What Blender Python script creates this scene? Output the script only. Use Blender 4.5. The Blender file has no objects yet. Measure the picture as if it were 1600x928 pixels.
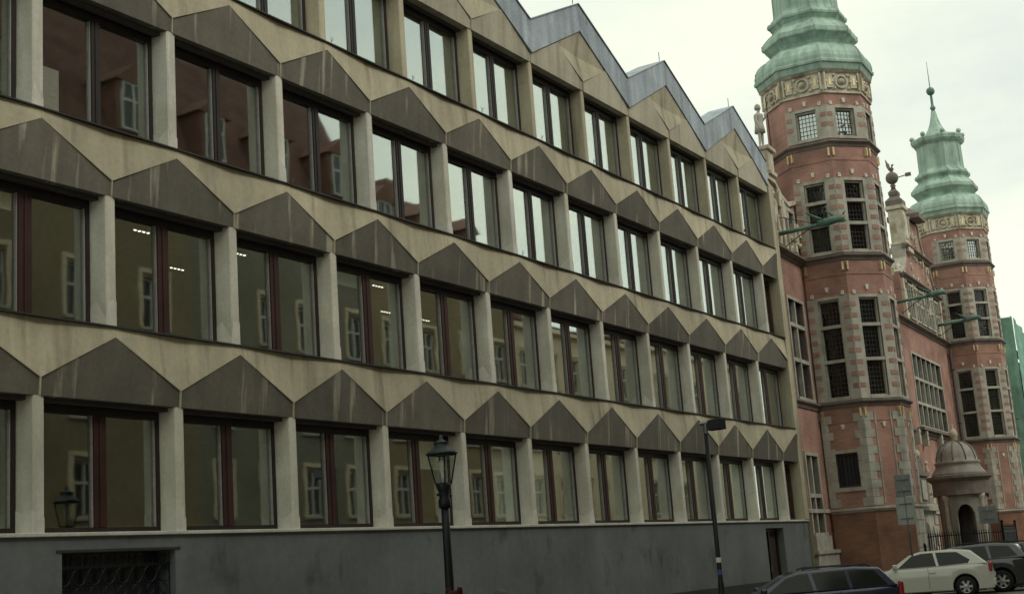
import bpy, bmesh, math, random
from mathutils import Vector, Matrix
random.seed(11)
S = bpy.context.scene
R = math.radians

# ------------------------------------------------------------------ camera
cam_d = bpy.data.cameras.new('Camera')
cam = bpy.data.objects.new('Camera', cam_d)
S.collection.objects.link(cam)
rt = Vector((0.5201804582, -0.8510617656, -0.0714574138))
dn = Vector((0.1332258956, 0.1635034559, -0.9775057446))
fw = Vector((0.8436012990, 0.4989594082, 0.1984347685))
M = Matrix((rt, -dn, -fw)).transposed().to_4x4()
M.translation = Vector((-12.639, -15.564, -0.970))
cam.matrix_world = M
cam_d.lens = 36.0 * 2105.7 / 1600.0
cam_d.sensor_width = 36.0
cam_d.clip_start = 0.1
cam_d.clip_end = 3000
S.camera = cam

# ------------------------------------------------------------------ world: high thin overcast
SUN_EL, SUN_AZ = 42, 178          # sun behind the opposite roofs, veiled
w = bpy.data.worlds.new('World'); S.world = w; w.use_nodes = True
nt = w.node_tree; nt.nodes.clear()
def N(t, **k):
    n = nt.nodes.new(t)
    for a, b in k.items(): setattr(n, a, b)
    return n
out = N('ShaderNodeOutputWorld'); bg = N('ShaderNodeBackground')
sky = N('ShaderNodeTexSky', sky_type='NISHITA', sun_disc=False)
sky.sun_elevation = R(SUN_EL); sky.sun_rotation = R(SUN_AZ)
tc = N('ShaderNodeTexCoord')
mp = N('ShaderNodeMapping'); mp.inputs['Scale'].default_value = (1.0, 1.0, 2.6)
nz = N('ShaderNodeTexNoise'); nz.inputs['Scale'].default_value = 2.3; nz.inputs['Detail'].default_value = 6; nz.inputs['Roughness'].default_value = .58
cr = N('ShaderNodeValToRGB')
cr.color_ramp.elements[0].position = .32; cr.color_ramp.elements[0].color = (.66, .72, .68, 1)
cr.color_ramp.elements[1].position = .62; cr.color_ramp.elements[1].color = (.965, 1.0, .79, 1)
sc = N('ShaderNodeVectorMath', operation='SCALE'); sc.inputs['Scale'].default_value = 10.4
mx = N('ShaderNodeMix', data_type='RGBA'); mx.inputs['Factor'].default_value = .88
bg.inputs['Strength'].default_value = .1
L = nt.links.new
L(tc.outputs['Generated'], mp.inputs['Vector']); L(mp.outputs['Vector'], nz.inputs['Vector'])
L(nz.outputs['Fac'], cr.inputs['Fac']); L(cr.outputs['Color'], sc.inputs[0])
L(sky.outputs['Color'], mx.inputs['A']); L(sc.outputs['Vector'], mx.inputs['B'])
L(mx.outputs['Result'], bg.inputs['Color']); L(bg.outputs['Background'], out.inputs['Surface'])

sun_d = bpy.data.lights.new('Sun', 'SUN'); sun = bpy.data.objects.new('Sun', sun_d)
S.collection.objects.link(sun)
sun_d.energy = .95; sun_d.angle = R(22); sun_d.color = (1, .95, .84)
az = R(SUN_AZ)
sdir = Vector((math.sin(az) * math.cos(R(SUN_EL)), math.cos(az) * math.cos(R(SUN_EL)), math.sin(R(SUN_EL))))
sun.rotation_euler = sdir.to_track_quat('Z', 'Y').to_euler()
sun.location = (0, -30, 60)

S.view_settings.view_transform = 'Standard'; S.view_settings.look = 'None'
S.view_settings.exposure = 0.2; S.view_settings.gamma = 1; S.view_settings.use_curve_mapping = False
S.render.engine = 'CYCLES'
S.cycles.max_bounces = 7; S.cycles.transparent_max_bounces = 12
S.cycles.use_denoising = True

# ------------------------------------------------------------------ materials
MATS = {}
def mat(name, col, rough=.85, var=.25, scale=1.2, fine=.12, streak=0., bump=.15, bscale=40, metal=0., spec=.35, col2=None, c2pos=(.5, .62), c2map=(1, 1, .55), rnd=0.):
    """world-space mottled material: base colour x large noise x fine noise x vertical streaks; col2 = stain / wear colour with its own shape"""
    m = bpy.data.materials.new(name); m.use_nodes = True
    t = m.node_tree; b = t.nodes['Principled BSDF']; l = t.links.new
    g = t.nodes.new('ShaderNodeNewGeometry')
    def noise(s, d=5, sca=None):
        n = t.nodes.new('ShaderNodeTexNoise'); n.inputs['Scale'].default_value = s; n.inputs['Detail'].default_value = d
        if sca:
            q = t.nodes.new('ShaderNodeMapping'); q.inputs['Scale'].default_value = sca
            l(g.outputs['Position'], q.inputs['Vector']); l(q.outputs['Vector'], n.inputs['Vector'])
        else: l(g.outputs['Position'], n.inputs['Vector'])
        return n.outputs['Fac']
    def remap(s, a, b_, lo=.3, hi=.7):
        r = t.nodes.new('ShaderNodeMapRange'); r.inputs['From Min'].default_value = lo; r.inputs['From Max'].default_value = hi
        r.inputs['To Min'].default_value = a; r.inputs['To Max'].default_value = b_; l(s, r.inputs['Value']); return r.outputs['Result']
    def mul(a, b_):
        r = t.nodes.new('ShaderNodeMath'); r.operation = 'MULTIPLY'; l(a, r.inputs[0]); l(b_, r.inputs[1]); return r.outputs[0]
    f = mul(remap(noise(scale), 1 - var, 1 + var), remap(noise(scale * 14, 3), 1 - fine, 1 + fine))
    if streak: f = mul(f, remap(noise(3.2, 4, (1, 1, .12)), 1 - streak, 1 + streak * .6))
    if rnd: oi = t.nodes.new('ShaderNodeObjectInfo'); f = mul(f, remap(oi.outputs['Random'], 1 - rnd, 1 + rnd, 0, 1))
    base = t.nodes.new('ShaderNodeRGB'); base.outputs[0].default_value = (*col, 1); cs = base.outputs[0]
    if col2:
        c = t.nodes.new('ShaderNodeMix'); c.data_type = 'RGBA'; c.inputs['B'].default_value = (*col2, 1)
        l(cs, c.inputs['A']); l(remap(noise(1.7, 8, c2map), 0, 1, *c2pos), c.inputs['Factor']); cs = c.outputs['Result']
    s = t.nodes.new('ShaderNodeVectorMath'); s.operation = 'SCALE'; l(cs, s.inputs[0]); l(f, s.inputs['Scale'])
    l(s.outputs['Vector'], b.inputs['Base Color'])
    b.inputs['Roughness'].default_value = rough; b.inputs['Metallic'].default_value = metal; b.inputs['Specular IOR Level'].default_value = spec
    if bump:
        bp = t.nodes.new('ShaderNodeBump'); bp.inputs['Strength'].default_value = bump; bp.inputs['Distance'].default_value = .02
        l(noise(bscale, 4), bp.inputs['Height']); l(bp.outputs['Normal'], b.inputs['Normal'])
    MATS[name] = m
    return m

def brick_mat(name, c1, c2, mortar, bw=.24, bh=.075, ms=.006, rot=False):
    m = bpy.data.materials.new(name); m.use_nodes = True
    t = m.node_tree; b = t.nodes['Principled BSDF']; l = t.links.new
    tcn = t.nodes.new('ShaderNodeTexCoord')
    sp = t.nodes.new('ShaderNodeSeparateXYZ'); l(tcn.outputs['Object'], sp.inputs[0])
    ad = t.nodes.new('ShaderNodeMath'); ad.operation = 'SUBTRACT'; l(sp.outputs['X'], ad.inputs[0]); l(sp.outputs['Y'], ad.inputs[1])
    cb = t.nodes.new('ShaderNodeCombineXYZ'); l(ad.outputs[0], cb.inputs['X']); l(sp.outputs['Z'], cb.inputs['Y'])
    br = t.nodes.new('ShaderNodeTexBrick'); l(cb.outputs[0], br.inputs['Vector'])
    br.inputs['Scale'].default_value = 1; br.inputs['Brick Width'].default_value = bw; br.inputs['Row Height'].default_value = bh
    br.inputs['Mortar Size'].default_value = ms; br.inputs['Color1'].default_value = (*c1, 1); br.inputs['Color2'].default_value = (*c2, 1); br.inputs['Mortar'].default_value = (*mortar, 1)
    g = t.nodes.new('ShaderNodeNewGeometry')
    n = t.nodes.new('ShaderNodeTexNoise'); n.inputs['Scale'].default_value = .9; n.inputs['Detail'].default_value = 7; l(g.outputs['Position'], n.inputs['Vector'])
    r = t.nodes.new('ShaderNodeMapRange'); r.inputs['From Min'].default_value = .3; r.inputs['From Max'].default_value = .7; r.inputs['To Min'].default_value = .68; r.inputs['To Max'].default_value = 1.25
    l(n.outputs['Fac'], r.inputs['Value'])
    s = t.nodes.new('ShaderNodeVectorMath'); s.operation = 'SCALE'; l(br.outputs['Color'], s.inputs[0]); l(r.outputs['Result'], s.inputs['Scale'])
    l(s.outputs['Vector'], b.inputs['Base Color']); b.inputs['Roughness'].default_value = .9; b.inputs['Specular IOR Level'].default_value = .25
    bp = t.nodes.new('ShaderNodeBump'); bp.inputs['Strength'].default_value = .4; bp.inputs['Distance'].default_value = .01; bp.invert = True
    l(br.outputs['Fac'], bp.inputs['Height']); l(bp.outputs['Normal'], b.inputs['Normal'])
    MATS[name] = m
    return m

def glass_mat(name, tint=(.75, .8, .76), f0=.1, wob=.02, wscale=1.6, pw_=5., rg=.015):
    m = bpy.data.materials.new(name); m.use_nodes = True
    t = m.node_tree; t.nodes.clear(); l = t.links.new
    o = t.nodes.new('ShaderNodeOutputMaterial'); mxn = t.nodes.new('ShaderNodeMixShader')
    tr = t.nodes.new('ShaderNodeBsdfTransparent'); tr.inputs['Color'].default_value = (*tint, 1)
    gl = t.nodes.new('ShaderNodeBsdfGlossy'); gl.inputs['Roughness'].default_value = rg; gl.inputs['Color'].default_value = (.93, 1, .97, 1)
    lw = t.nodes.new('ShaderNodeLayerWeight'); lw.inputs['Blend'].default_value = .5
    pw = t.nodes.new('ShaderNodeMath'); pw.operation = 'POWER'; pw.inputs[1].default_value = pw_; l(lw.outputs['Facing'], pw.inputs[0])
    ma = t.nodes.new('ShaderNodeMath'); ma.operation = 'MULTIPLY_ADD'; ma.inputs[1].default_value = 1 - f0; ma.inputs[2].default_value = f0; l(pw.outputs[0], ma.inputs[0])
    g = t.nodes.new('ShaderNodeNewGeometry'); n = t.nodes.new('ShaderNodeTexNoise'); n.inputs['Scale'].default_value = wscale; n.inputs['Detail'].default_value = 1
    l(g.outputs['Position'], n.inputs['Vector'])
    bp = t.nodes.new('ShaderNodeBump'); bp.inputs['Strength'].default_value = wob; bp.inputs['Distance'].default_value = .1
    l(n.outputs['Fac'], bp.inputs['Height']); l(bp.outputs['Normal'], gl.inputs['Normal'])
    l(ma.outputs[0], mxn.inputs['Fac']); l(tr.outputs[0], mxn.inputs[1]); l(gl.outputs[0], mxn.inputs[2]); l(mxn.outputs[0], o.inputs['Surface'])
    MATS[name] = m
    return m

def paint_mat(name, col, rough=.22, coat=.8, metal=.2):
    m = mat(name, col, rough=rough, var=.04, scale=.8, fine=.02, bump=0, metal=metal, spec=.5)
    m.node_tree.nodes['Principled BSDF'].inputs['Coat Weight'].default_value = coat
    m.node_tree.nodes['Principled BSDF'].inputs['Coat Roughness'].default_value = .06
    return m
def emit_mat(name, col, st):
    m = bpy.data.materials.new(name); m.use_nodes = True
    b = m.node_tree.nodes['Principled BSDF']; b.inputs['Base Color'].default_value = (*col, 1)
    b.inputs['Emission Color'].default_value = (*col, 1); b.inputs['Emission Strength'].default_value = st
    MATS[name] = m; return m

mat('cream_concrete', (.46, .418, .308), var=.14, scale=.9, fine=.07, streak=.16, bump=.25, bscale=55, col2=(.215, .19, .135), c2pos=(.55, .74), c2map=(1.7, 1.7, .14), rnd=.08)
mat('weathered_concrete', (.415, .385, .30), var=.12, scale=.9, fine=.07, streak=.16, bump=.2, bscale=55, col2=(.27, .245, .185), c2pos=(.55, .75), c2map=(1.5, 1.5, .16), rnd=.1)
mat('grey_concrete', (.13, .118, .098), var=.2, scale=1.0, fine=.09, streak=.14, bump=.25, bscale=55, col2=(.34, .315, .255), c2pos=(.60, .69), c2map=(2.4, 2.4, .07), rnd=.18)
mat('pillar_plaster', (.57, .55, .47), var=.12, scale=1.3, fine=.07, streak=.14, bump=.2, bscale=50, col2=(.66, .645, .59), c2pos=(.5, .62), c2map=(1, 1, .3), rnd=.07)
mat('patch_plaster', (.62, .60, .54), var=.12, scale=3, fine=.08, bump=.2)
mat('plinth_render', (.142, .155, .158), var=.2, scale=.6, fine=.08, streak=.07, bump=.3, bscale=35, col2=(.085, .092, .095), c2pos=(.62, .74))
mat('dark_plinth', (.035, .034, .034), var=.2, bump=.2)
mat('ledge_stone', (.55, .53, .48), var=.15, scale=2, bump=.15)
mat('flashing', (.05, .047, .05), rough=.6, var=.3, bump=.05, metal=.3)
mat('frame_wood', (.042, .0155, .013), rough=.5, var=.25, scale=2, bump=.05)
mat('frame_gasket', (.30, .29, .28), rough=.6, var=.1, bump=0)
mat('frame_dark', (.022, .016, .0155), rough=.5, var=.25, scale=2, bump=.05)
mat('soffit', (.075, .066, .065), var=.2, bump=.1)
mat('zinc', (.325, .372, .42), rough=.55, var=.14, scale=1.2, streak=.34, bump=.06, bscale=8, metal=.15, col2=(.22, .255, .30), c2pos=(.58, .70))
mat('room_wall', (.22, .19, .15), var=.3, scale=.4, bump=0)
mat('room_floor', (.10, .08, .06), bump=0)
mat('blind', (.80, .80, .74), rough=.7, var=.06, streak=.06, bump=.05)
mat('cupboard', (.35, .30, .22), var=.2, bump=0)
glass_mat('glass', tint=(.93, .95, .93), f0=.1, pw_=1.5, rg=.025, wob=.006); glass_mat('car_glass', (.16, .18, .18), .06, .0); glass_mat('lamp_glass', (.85, .87, .82), .06, .03)
glass_mat('old_glass', (.5, .5, .46), .05, .06, 9); glass_mat('bright_glass', (.5, .5, .46), .42, .12, 5)
brick_mat('red_brick', (.385, .215, .172), (.325, .175, .14), (.36, .265, .22))
brick_mat('brown_brick', (.25, .13, .088), (.205, .102, .07), (.235, .15, .11))
mat('sandstone', (.40, .385, .33), var=.2, scale=2.2, fine=.12, streak=.12, bump=.3, bscale=30, col2=(.29, .275, .235), c2pos=(.55, .72))
mat('pale_stone', (.52, .485, .385), var=.2, scale=3, bump=.3, bscale=30, col2=(.33, .27, .19), c2pos=(.54, .68))
mat('frieze_stone', (.50, .46, .37), var=.3, scale=4, bump=.3, col2=(.29, .235, .155), c2pos=(.5, .65))
mat('white_stone', (.66, .64, .56), var=.15, scale=3, bump=.2)
mat('moulding_stone', (.17, .145, .13), var=.2, scale=2, bump=.2)
mat('copper', (.34, .46, .39), rough=.7, var=.16, scale=1.1, fine=.06, streak=.3, bump=.1, bscale=14, col2=(.19, .31, .26), c2pos=(.55, .75), metal=.1)
mat('copper_dark', (.11, .20, .165), rough=.7, var=.3, scale=3, bump=.2)
mat('gold', (.64, .53, .32), rough=.5, var=.2, scale=5, bump=.1, metal=.55)
mat('dark_wood', (.045, .03, .024), rough=.7, bump=.1)
mat('pipe_brown', (.07, .05, .045), rough=.6, bump=.1)
mat('dome_stone', (.27, .26, .23), var=.2, scale=2.2, streak=.15, bump=.2)
mat('lead', (.05, .05, .05), rough=.6, bump=0)
mat('iron', (.018, .02, .024), rough=.5, var=.2, bump=.1, bscale=80, metal=.5)
mat('lamp_cap', (.035, .043, .046), rough=.5, bump=.05, metal=.4)
mat('galvanised', (.16, .17, .175), rough=.5, var=.2, bump=.05, metal=.6)
mat('sign_grey', (.21, .235, .225), rough=.5, var=.1, bump=.03, metal=.2)
mat('sign_back', (.36, .385, .365), rough=.5, var=.1, bump=.03, metal=.2)
mat('sticker_white', (.7, .7, .68), bump=0); mat('sticker_blue', (.06, .10, .22), bump=0)
mat('net_green', (.21, .40, .32), rough=.9, var=.2, scale=1.5, streak=.25, bump=.5, bscale=3)
mat('roof_tile', (.115, .058, .046), var=.3, scale=1.5, bump=.5, bscale=9)
mat('asphalt', (.05, .05, .05), var=.25, scale=.5, bump=.4, bscale=60)
mat('paving', (.17, .165, .155), var=.2, scale=.8, bump=.3, bscale=20)
mat('kerb', (.24, .235, .22), var=.2, bump=.2)
mat('ochre_wall', (.235, .185, .11), var=.12, scale=.6, bump=.1); mat('cream_wall', (.60, .51, .36), var=.1, scale=.6, bump=.1)
mat('red_wall', (.16, .08, .06), var=.14, bump=.1); mat('grey_wall', (.40, .38, .33), var=.1, bump=.1)
mat('olive_wall', (.20, .185, .14), var=.12, scale=.6, bump=.1)
mat('white_paint', (.74, .73, .68), rough=.5, var=.05, bump=0)
mat('dark_pane', (.03, .035, .04), rough=.1, var=.1, bump=0, spec=.5)
mat('sash_grey', (.52, .51, .46), rough=.5, var=.05, bump=0)
mat('tyre', (.018, .018, .018), rough=.9, bump=.1); mat('black_plastic', (.02, .02, .022), rough=.6, bump=.05)
mat('alloy', (.42, .42, .43), rough=.35, metal=.8, var=.1, bump=0)
paint_mat('car_blue', (.014, .018, .055)); paint_mat('car_white', (.60, .60, .53), metal=0); paint_mat('car_grey', (.035, .038, .042)); paint_mat('car_black', (.012, .012, .014))
mat('tail_red', (.32, .012, .016), rough=.15, var=.1, bump=0, spec=.6); mat('head_clear', (.6, .62, .62), rough=.1, var=.1, bump=0, spec=.7)
mat('plate_white', (.7, .7, .66), rough=.5, bump=0); mat('seat_cloth', (.05, .05, .055), bump=.1)
mat('skin', (.42, .26, .19), rough=.6, var=.06, bump=.02); mat('hair_dark', (.018, .013, .011), rough=.6, bump=.3, bscale=120)
mat('hair_grey', (.06, .06, .062), rough=.6, bump=.3, bscale=120); mat('knit_red', (.05, .006, .008), rough=.95, bump=.4, bscale=150)
mat('coat_dark', (.03, .032, .04), rough=.9, bump=.1); mat('coat_brown', (.10, .065, .045), rough=.9, bump=.1); mat('jeans', (.05, .07, .12), rough=.9, bump=.1)
mat('eye', (.02, .015, .012), rough=.2, bump=0)
emit_mat('tube_light', (1, .93, .78), 3.0)

# ------------------------------------------------------------------ mesh helpers
class MB:
    def __init__(s): s.v = []; s.f = []
    def poly(s, pts, faces=None):
        o = len(s.v); s.v += [tuple(p) for p in pts]
        for f in (faces or [range(len(pts))]): s.f.append([o + i for i in f])
        return s
    def box(s, x0, x1, y0, y1, z0, z1):
        return s.poly([(x0, y0, z0), (x1, y0, z0), (x1, y1, z0), (x0, y1, z0), (x0, y0, z1), (x1, y0, z1), (x1, y1, z1), (x0, y1, z1)],
                      [(0, 3, 2, 1), (4, 5, 6, 7), (0, 1, 5, 4), (1, 2, 6, 5), (2, 3, 7, 6), (3, 0, 4, 7)])
    def obox(s, c, hx, hy, hz, rz=0):
        """box with half sizes about a centre, turned about z"""
        ca, sa = math.cos(rz), math.sin(rz); o = len(s.v); s.box(-hx, hx, -hy, hy, -hz, hz)
        for i in range(o, len(s.v)):
            x, y, z = s.v[i]; s.v[i] = (c[0] + x * ca - y * sa, c[1] + x * sa + y * ca, c[2] + z)
        return s
    def extr(s, poly, axis, a, b):
        """extrude a 2D polygon (ccw) along axis 'x','y' or 'z' between a and b"""
        n = len(poly)
        def P(u, v, t): return {'x': (t, u, v), 'y': (u, t, v), 'z': (u, v, t)}[axis]
        return s.poly([P(u, v, a) for u, v in poly] + [P(u, v, b) for u, v in poly],
                      [list(range(n))[::-1], list(range(n, 2 * n))] + [(i, (i + 1) % n, n + (i + 1) % n, n + i) for i in range(n)])
    def lathe(s, prof, n=16, c=(0, 0), off=0., apothem=False, cap=True, a0=0, a1=2 * math.pi):
        k = 1 / math.cos(math.pi / n) if apothem else 1
        o = len(s.v); m = len(prof)
        for j in range(n):
            a = off + 2 * math.pi * j / n
            for r, z in prof: s.v.append((c[0] + r * k * math.cos(a), c[1] + r * k * math.sin(a), z))
        for j in range(n):
            q = (j + 1) % n
            for i in range(m - 1): s.f.append([o + j * m + i, o + q * m + i, o + q * m + i + 1, o + j * m + i + 1])
        if cap:
            s.f.append([o + j * m for j in range(n)][::-1]); s.f.append([o + j * m + m - 1 for j in range(n)])
        return s
    def tube(s, pts, r, n=8, cap=True):
        """pts: path; r: radius or list of radii"""
        pts = [Vector(p) for p in pts]; o = len(s.v); rr = r if isinstance(r, (list, tuple)) else [r] * len(pts)
        for i, p in enumerate(pts):
            d = (pts[min(i + 1, len(pts) - 1)] - pts[max(i - 1, 0)]).normalized()
            u = d.orthogonal() if abs(d.z) > .95 else d.cross(Vector((0, 0, 1)))
            if abs(d.z) > .95: u = Vector((1, 0, 0)) - d * d.x
            u.normalize(); q = d.cross(u)
            for j in range(n):
                a = 2 * math.pi * j / n; s.v.append(tuple(p + (u * math.cos(a) + q * math.sin(a)) * rr[i]))
        for i in range(len(pts) - 1):
            for j in range(n):
                k = (j + 1) % n; s.f.append([o + i * n + j, o + i * n + k, o + (i + 1) * n + k, o + (i + 1) * n + j])
        if cap: s.f.append([o + j for j in range(n)][::-1]); s.f.append([o + (len(pts) - 1) * n + j for j in range(n)])
        return s
    def ball(s, c, r, n=10, sz=1.):
        m = 7; prof = [(r * math.sin(math.pi * i / m) + 1e-4, c[2] - r * sz * math.cos(math.pi * i / m)) for i in range(m + 1)]
        return s.lathe(prof, n, (c[0], c[1]))
    def torus(s, c, R_, r, nrm='y', n=16, m=6):
        o = len(s.v)
        for i in range(n):
            a = 2 * math.pi * i / n
            for j in range(m):
                b = 2 * math.pi * j / m; q = R_ + r * math.cos(b)
                p = (q * math.cos(a), r * math.sin(b), q * math.sin(a)) if nrm == 'y' else (r * math.sin(b), q * math.cos(a), q * math.sin(a)) if nrm == 'x' else (q * math.cos(a), q * math.sin(a), r * math.sin(b))
                s.v.append((c[0] + p[0], c[1] + p[1], c[2] + p[2]))
        for i in range(n):
            for j in range(m): s.f.append([o + i * m + j, o + ((i + 1) % n) * m + j, o + ((i + 1) % n) * m + (j + 1) % m, o + i * m + (j + 1) % m])
        return s
    def xform(s, mtx, start=0):
        for i in range(start, len(s.v)): s.v[i] = tuple(mtx @ Vector(s.v[i]))
        return s
    def mesh(s, name, material, smooth=False):
        me = bpy.data.meshes.new(name); me.from_pydata(s.v, [], s.f); me.update()
        b = bmesh.new(); b.from_mesh(me); bmesh.ops.recalc_face_normals(b, faces=b.faces); b.to_mesh(me); b.free()
        if material: me.materials.append(MATS[material])
        if smooth:
            for p in me.polygons: p.use_smooth = True
        return me
    def build(s, name, material, parent=None, loc=(0, 0, 0), rz=0, smooth=False, bevel=0, bseg=2):
        return put(name, s.mesh(name, material, smooth), parent, loc, rz, bevel, bseg)

def put(name, me, parent=None, loc=(0, 0, 0), rz=0, bevel=0, bseg=2):
    o = bpy.data.objects.new(name, me); S.collection.objects.link(o)
    o.parent = parent; o.location = loc; o.rotation_euler = (0, 0, rz)
    if bevel:
        m = o.modifiers.new('Bevel', 'BEVEL'); m.width = bevel; m.segments = bseg; m.limit_method = 'ANGLE'; m.angle_limit = R(35)
    return o
def thing(name, label, cat, loc=(0, 0, 0), rz=0, group=None):
    o = put(name, None, None, loc, rz); return tag(o, label, cat, group)
def tag(o, label, cat, group=None):
    o['label'] = label; o['category'] = cat
    if group: o['group'] = group
    return o
def struct(o): o['kind'] = 'structure'; return o

def panel(mb, P, ux, inn, W, z0, z1, holes, depth=.25):
    """wall face from corner P along ux (width W), with rectangular holes (u0,u1,z0,z1) and reveals going inward"""
    us = sorted({0., W, *[h[0] for h in holes], *[h[1] for h in holes]}); zs = sorted({z0, z1, *[h[2] for h in holes], *[h[3] for h in holes]})
    def at(u, z, d=0): return (P[0] + ux[0] * u + inn[0] * d, P[1] + ux[1] * u + inn[1] * d, z)
    for a, b in zip(us, us[1:]):
        for c, d in zip(zs, zs[1:]):
            mu, mz = (a + b) / 2, (c + d) / 2
            if any(h[0] < mu < h[1] and h[2] < mz < h[3] for h in holes): continue
            mb.poly([at(a, c), at(b, c), at(b, d), at(a, d)])
    for u0, u1, a, b in holes:
        mb.poly([at(u0, a), at(u0, b), at(u0, b, depth), at(u0, a, depth)]); mb.poly([at(u1, a), at(u1, a, depth), at(u1, b, depth), at(u1, b)])
        mb.poly([at(u0, a), at(u0, a, depth), at(u1, a, depth), at(u1, a)]); mb.poly([at(u0, b), at(u1, b), at(u1, b, depth), at(u0, b, depth)])
    return mb

# ------------------------------------------------------------------ ground
G = -2.72
B = 2.7
g = MB().box(-400, 600, -400, 400, G - 1, G - .14).build('ground', 'paving'); struct(g)
rd = MB().box(-200, 300, -14.2, -4.0, G - .3, G - .115).build('road', 'asphalt'); struct(rd)
pv = MB().box(-200, 300, -3.84, 60, G - .4, G).build('pavement', 'paving'); struct(pv)
pv2 = MB().box(-200, 300, -60, -14.36, G - .4, G).build('pavement', 'paving'); struct(pv2)
for y0 in (-4.0, -14.36):
    k = put('kerb', None); k.location = (0, 0, 0); struct(k)
    me = MB().box(0, .985, 0, .16, 0, .33).mesh('kerb_stone', 'kerb')
    for i in range(70): put('kerb_stone', me, k, (-14 + i, y0, G - .32))
sq = MB().box(24, 60, -11.5, -4.05, G - .2, G - .004).build('parking_area', 'paving'); struct(sq)

# ------------------------------------------------------------------ office building
ob = thing('office_building', 'long four storey concrete office block with zigzag folded bands and brown windows', 'building', (0, 0, G))
H0 = -G                                        # ledge level above the building's base
X0, X1 = -2.5 * B, 11.5 * B
ledge = [0, 3.03, 6.125, 9.245]; Azs = [2.86, 5.957, 9.072]; Dzs = [2.149, 5.294, 8.397, 11.479]; Bzs = [1.905, 5.06, 8.155, 11.24]
GY, PY = .03, -.31                             # glass plane and pillar front
hz = lambda z: z + H0
# plinth with door and basement window openings
mb = MB()
panel(mb, (X0, -.29), (1, 0), (0, 1), X1 + .4 - X0, .0, hz(-.055), [(.40 - X0, 2.56 - X0, hz(-1.75), hz(-.28)), (27.5 - X0, 29.05 - X0, .12, hz(-.24))], .35)
mb.build('plinth_wall', 'plinth_render', ob)
MB().box(15, 27.4, -.35, -.293, .0, hz(-1.84)).build('base_course', 'dark_plinth', ob)
MB().box(X0, X1 + .42, -.345, .12, hz(-.055), hz(.0)).build('sill_ledge', 'ledge_stone', ob, bevel=.01)
MB().box(.30, 2.66, -.305, -.285, hz(-.275), hz(-.24)).build('opening_lintel', 'flashing', ob)
# basement window: dark recess with scrolled iron grille
bw = MB().box(.38, 2.58, .06, .1, hz(-1.75), hz(-.28)).build('basement_window', 'dark_pane', ob)
mb = MB()
for i in range(8):
    cx = .54 + i * .27
    mb.tube([(cx + .135, -.16, hz(-1.75)), (cx + .135, -.16, hz(-.3))], .012, 5)
    for z in (-.62, -1.05, -1.48): mb.torus((cx, -.16, hz(z)), .12, .012, 'y', 12, 4); mb.torus((cx + .0, -.16, hz(z + .21)), .07, .01, 'y', 10, 4)
mb.box(.40, 2.56, -.17, -.15, hz(-.5), hz(-.46)); mb.build('grille', 'iron', bw)
# door
dr = MB().box(27.50, 29.05, -.02, .04, .12, hz(-.24)).build('door', 'dark_wood', ob)
fr = MB()
fr.box(27.50, 27.59, -.08, -.02, .12, hz(-.24)).box(28.96, 29.05, -.08, -.02, .12, hz(-.24)).box(27.59, 28.96, -.08, -.02, hz(-.34), hz(-.24)).box(28.23, 28.33, -.08, -.02, .12, hz(-.34))
fr.build('door_frame', 'frame_dark', dr)
for xa, xb in ((27.67, 28.15), (28.41, 28.88)): MB().box(xa, xb, -.045, -.021, .6, hz(-.5)).build('door_panel', 'dark_wood', dr, bevel=.01)
MB().tube([(28.20, -.14, 1.15), (28.20, -.09, 1.15), (28.20, -.09, 1.35), (28.20, -.14, 1.35)], .013, 6).build('handle', 'galvanised', dr)
# light and dark folded panels (shared meshes; one per row as row heights differ slightly)
def panel_meshes(lz, az_, dz, bz):
    h = B / 2; t = .009; e = .002
    lp = MB()                                  # inverted triangle, leaning so that it faces the sky; narrow tongue below its point
    F = [(-h + e, -.355, lz), (0, -.30, lz), (h - e, -.355, lz), (h - e, -.378, az_), (t, -.352, dz + .01), (t, -.335, bz), (-t, -.335, bz), (-t, -.352, dz + .01), (-h + e, -.378, az_)]
    fr_ = [(0, 8, 1), (8, 7, 1), (7, 4, 1), (4, 3, 1), (3, 2, 1), (7, 6, 5, 4)]
    bk = [(x, -.02, z) for x, y, z in F]; n = len(F)
    lp.poly(F + bk, fr_ + [tuple(n + i for i in range(n))[::-1]] + [(i, (i + 1) % n, n + (i + 1) % n, n + i) for i in range(n)])
    dp = MB()                                  # dark kite, undercut so that its lower edge lies back
    yb = -.305; yd = yb - (.375 + yb) * (dz - bz) / (az_ - bz)
    F = [(0, -.375, az_), (h - t - e, yd, dz), (h - t - e, yb, bz), (-h + t + e, yb, bz), (-h + t + e, yd, dz)]
    fr_ = [(0, 4, 3, 2, 1)]
    bk = [(x, -.02, z) for x, y, z in F]; n = len(F)
    dp.poly(F + bk, fr_ + [tuple(n + i for i in range(n))[::-1]] + [(i, (i + 1) % n, n + (i + 1) % n, n + i) for i in range(n)])
    return lp.mesh('light_panel', 'cream_concrete'), dp.mesh('dark_panel', 'grey_concrete')
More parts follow.
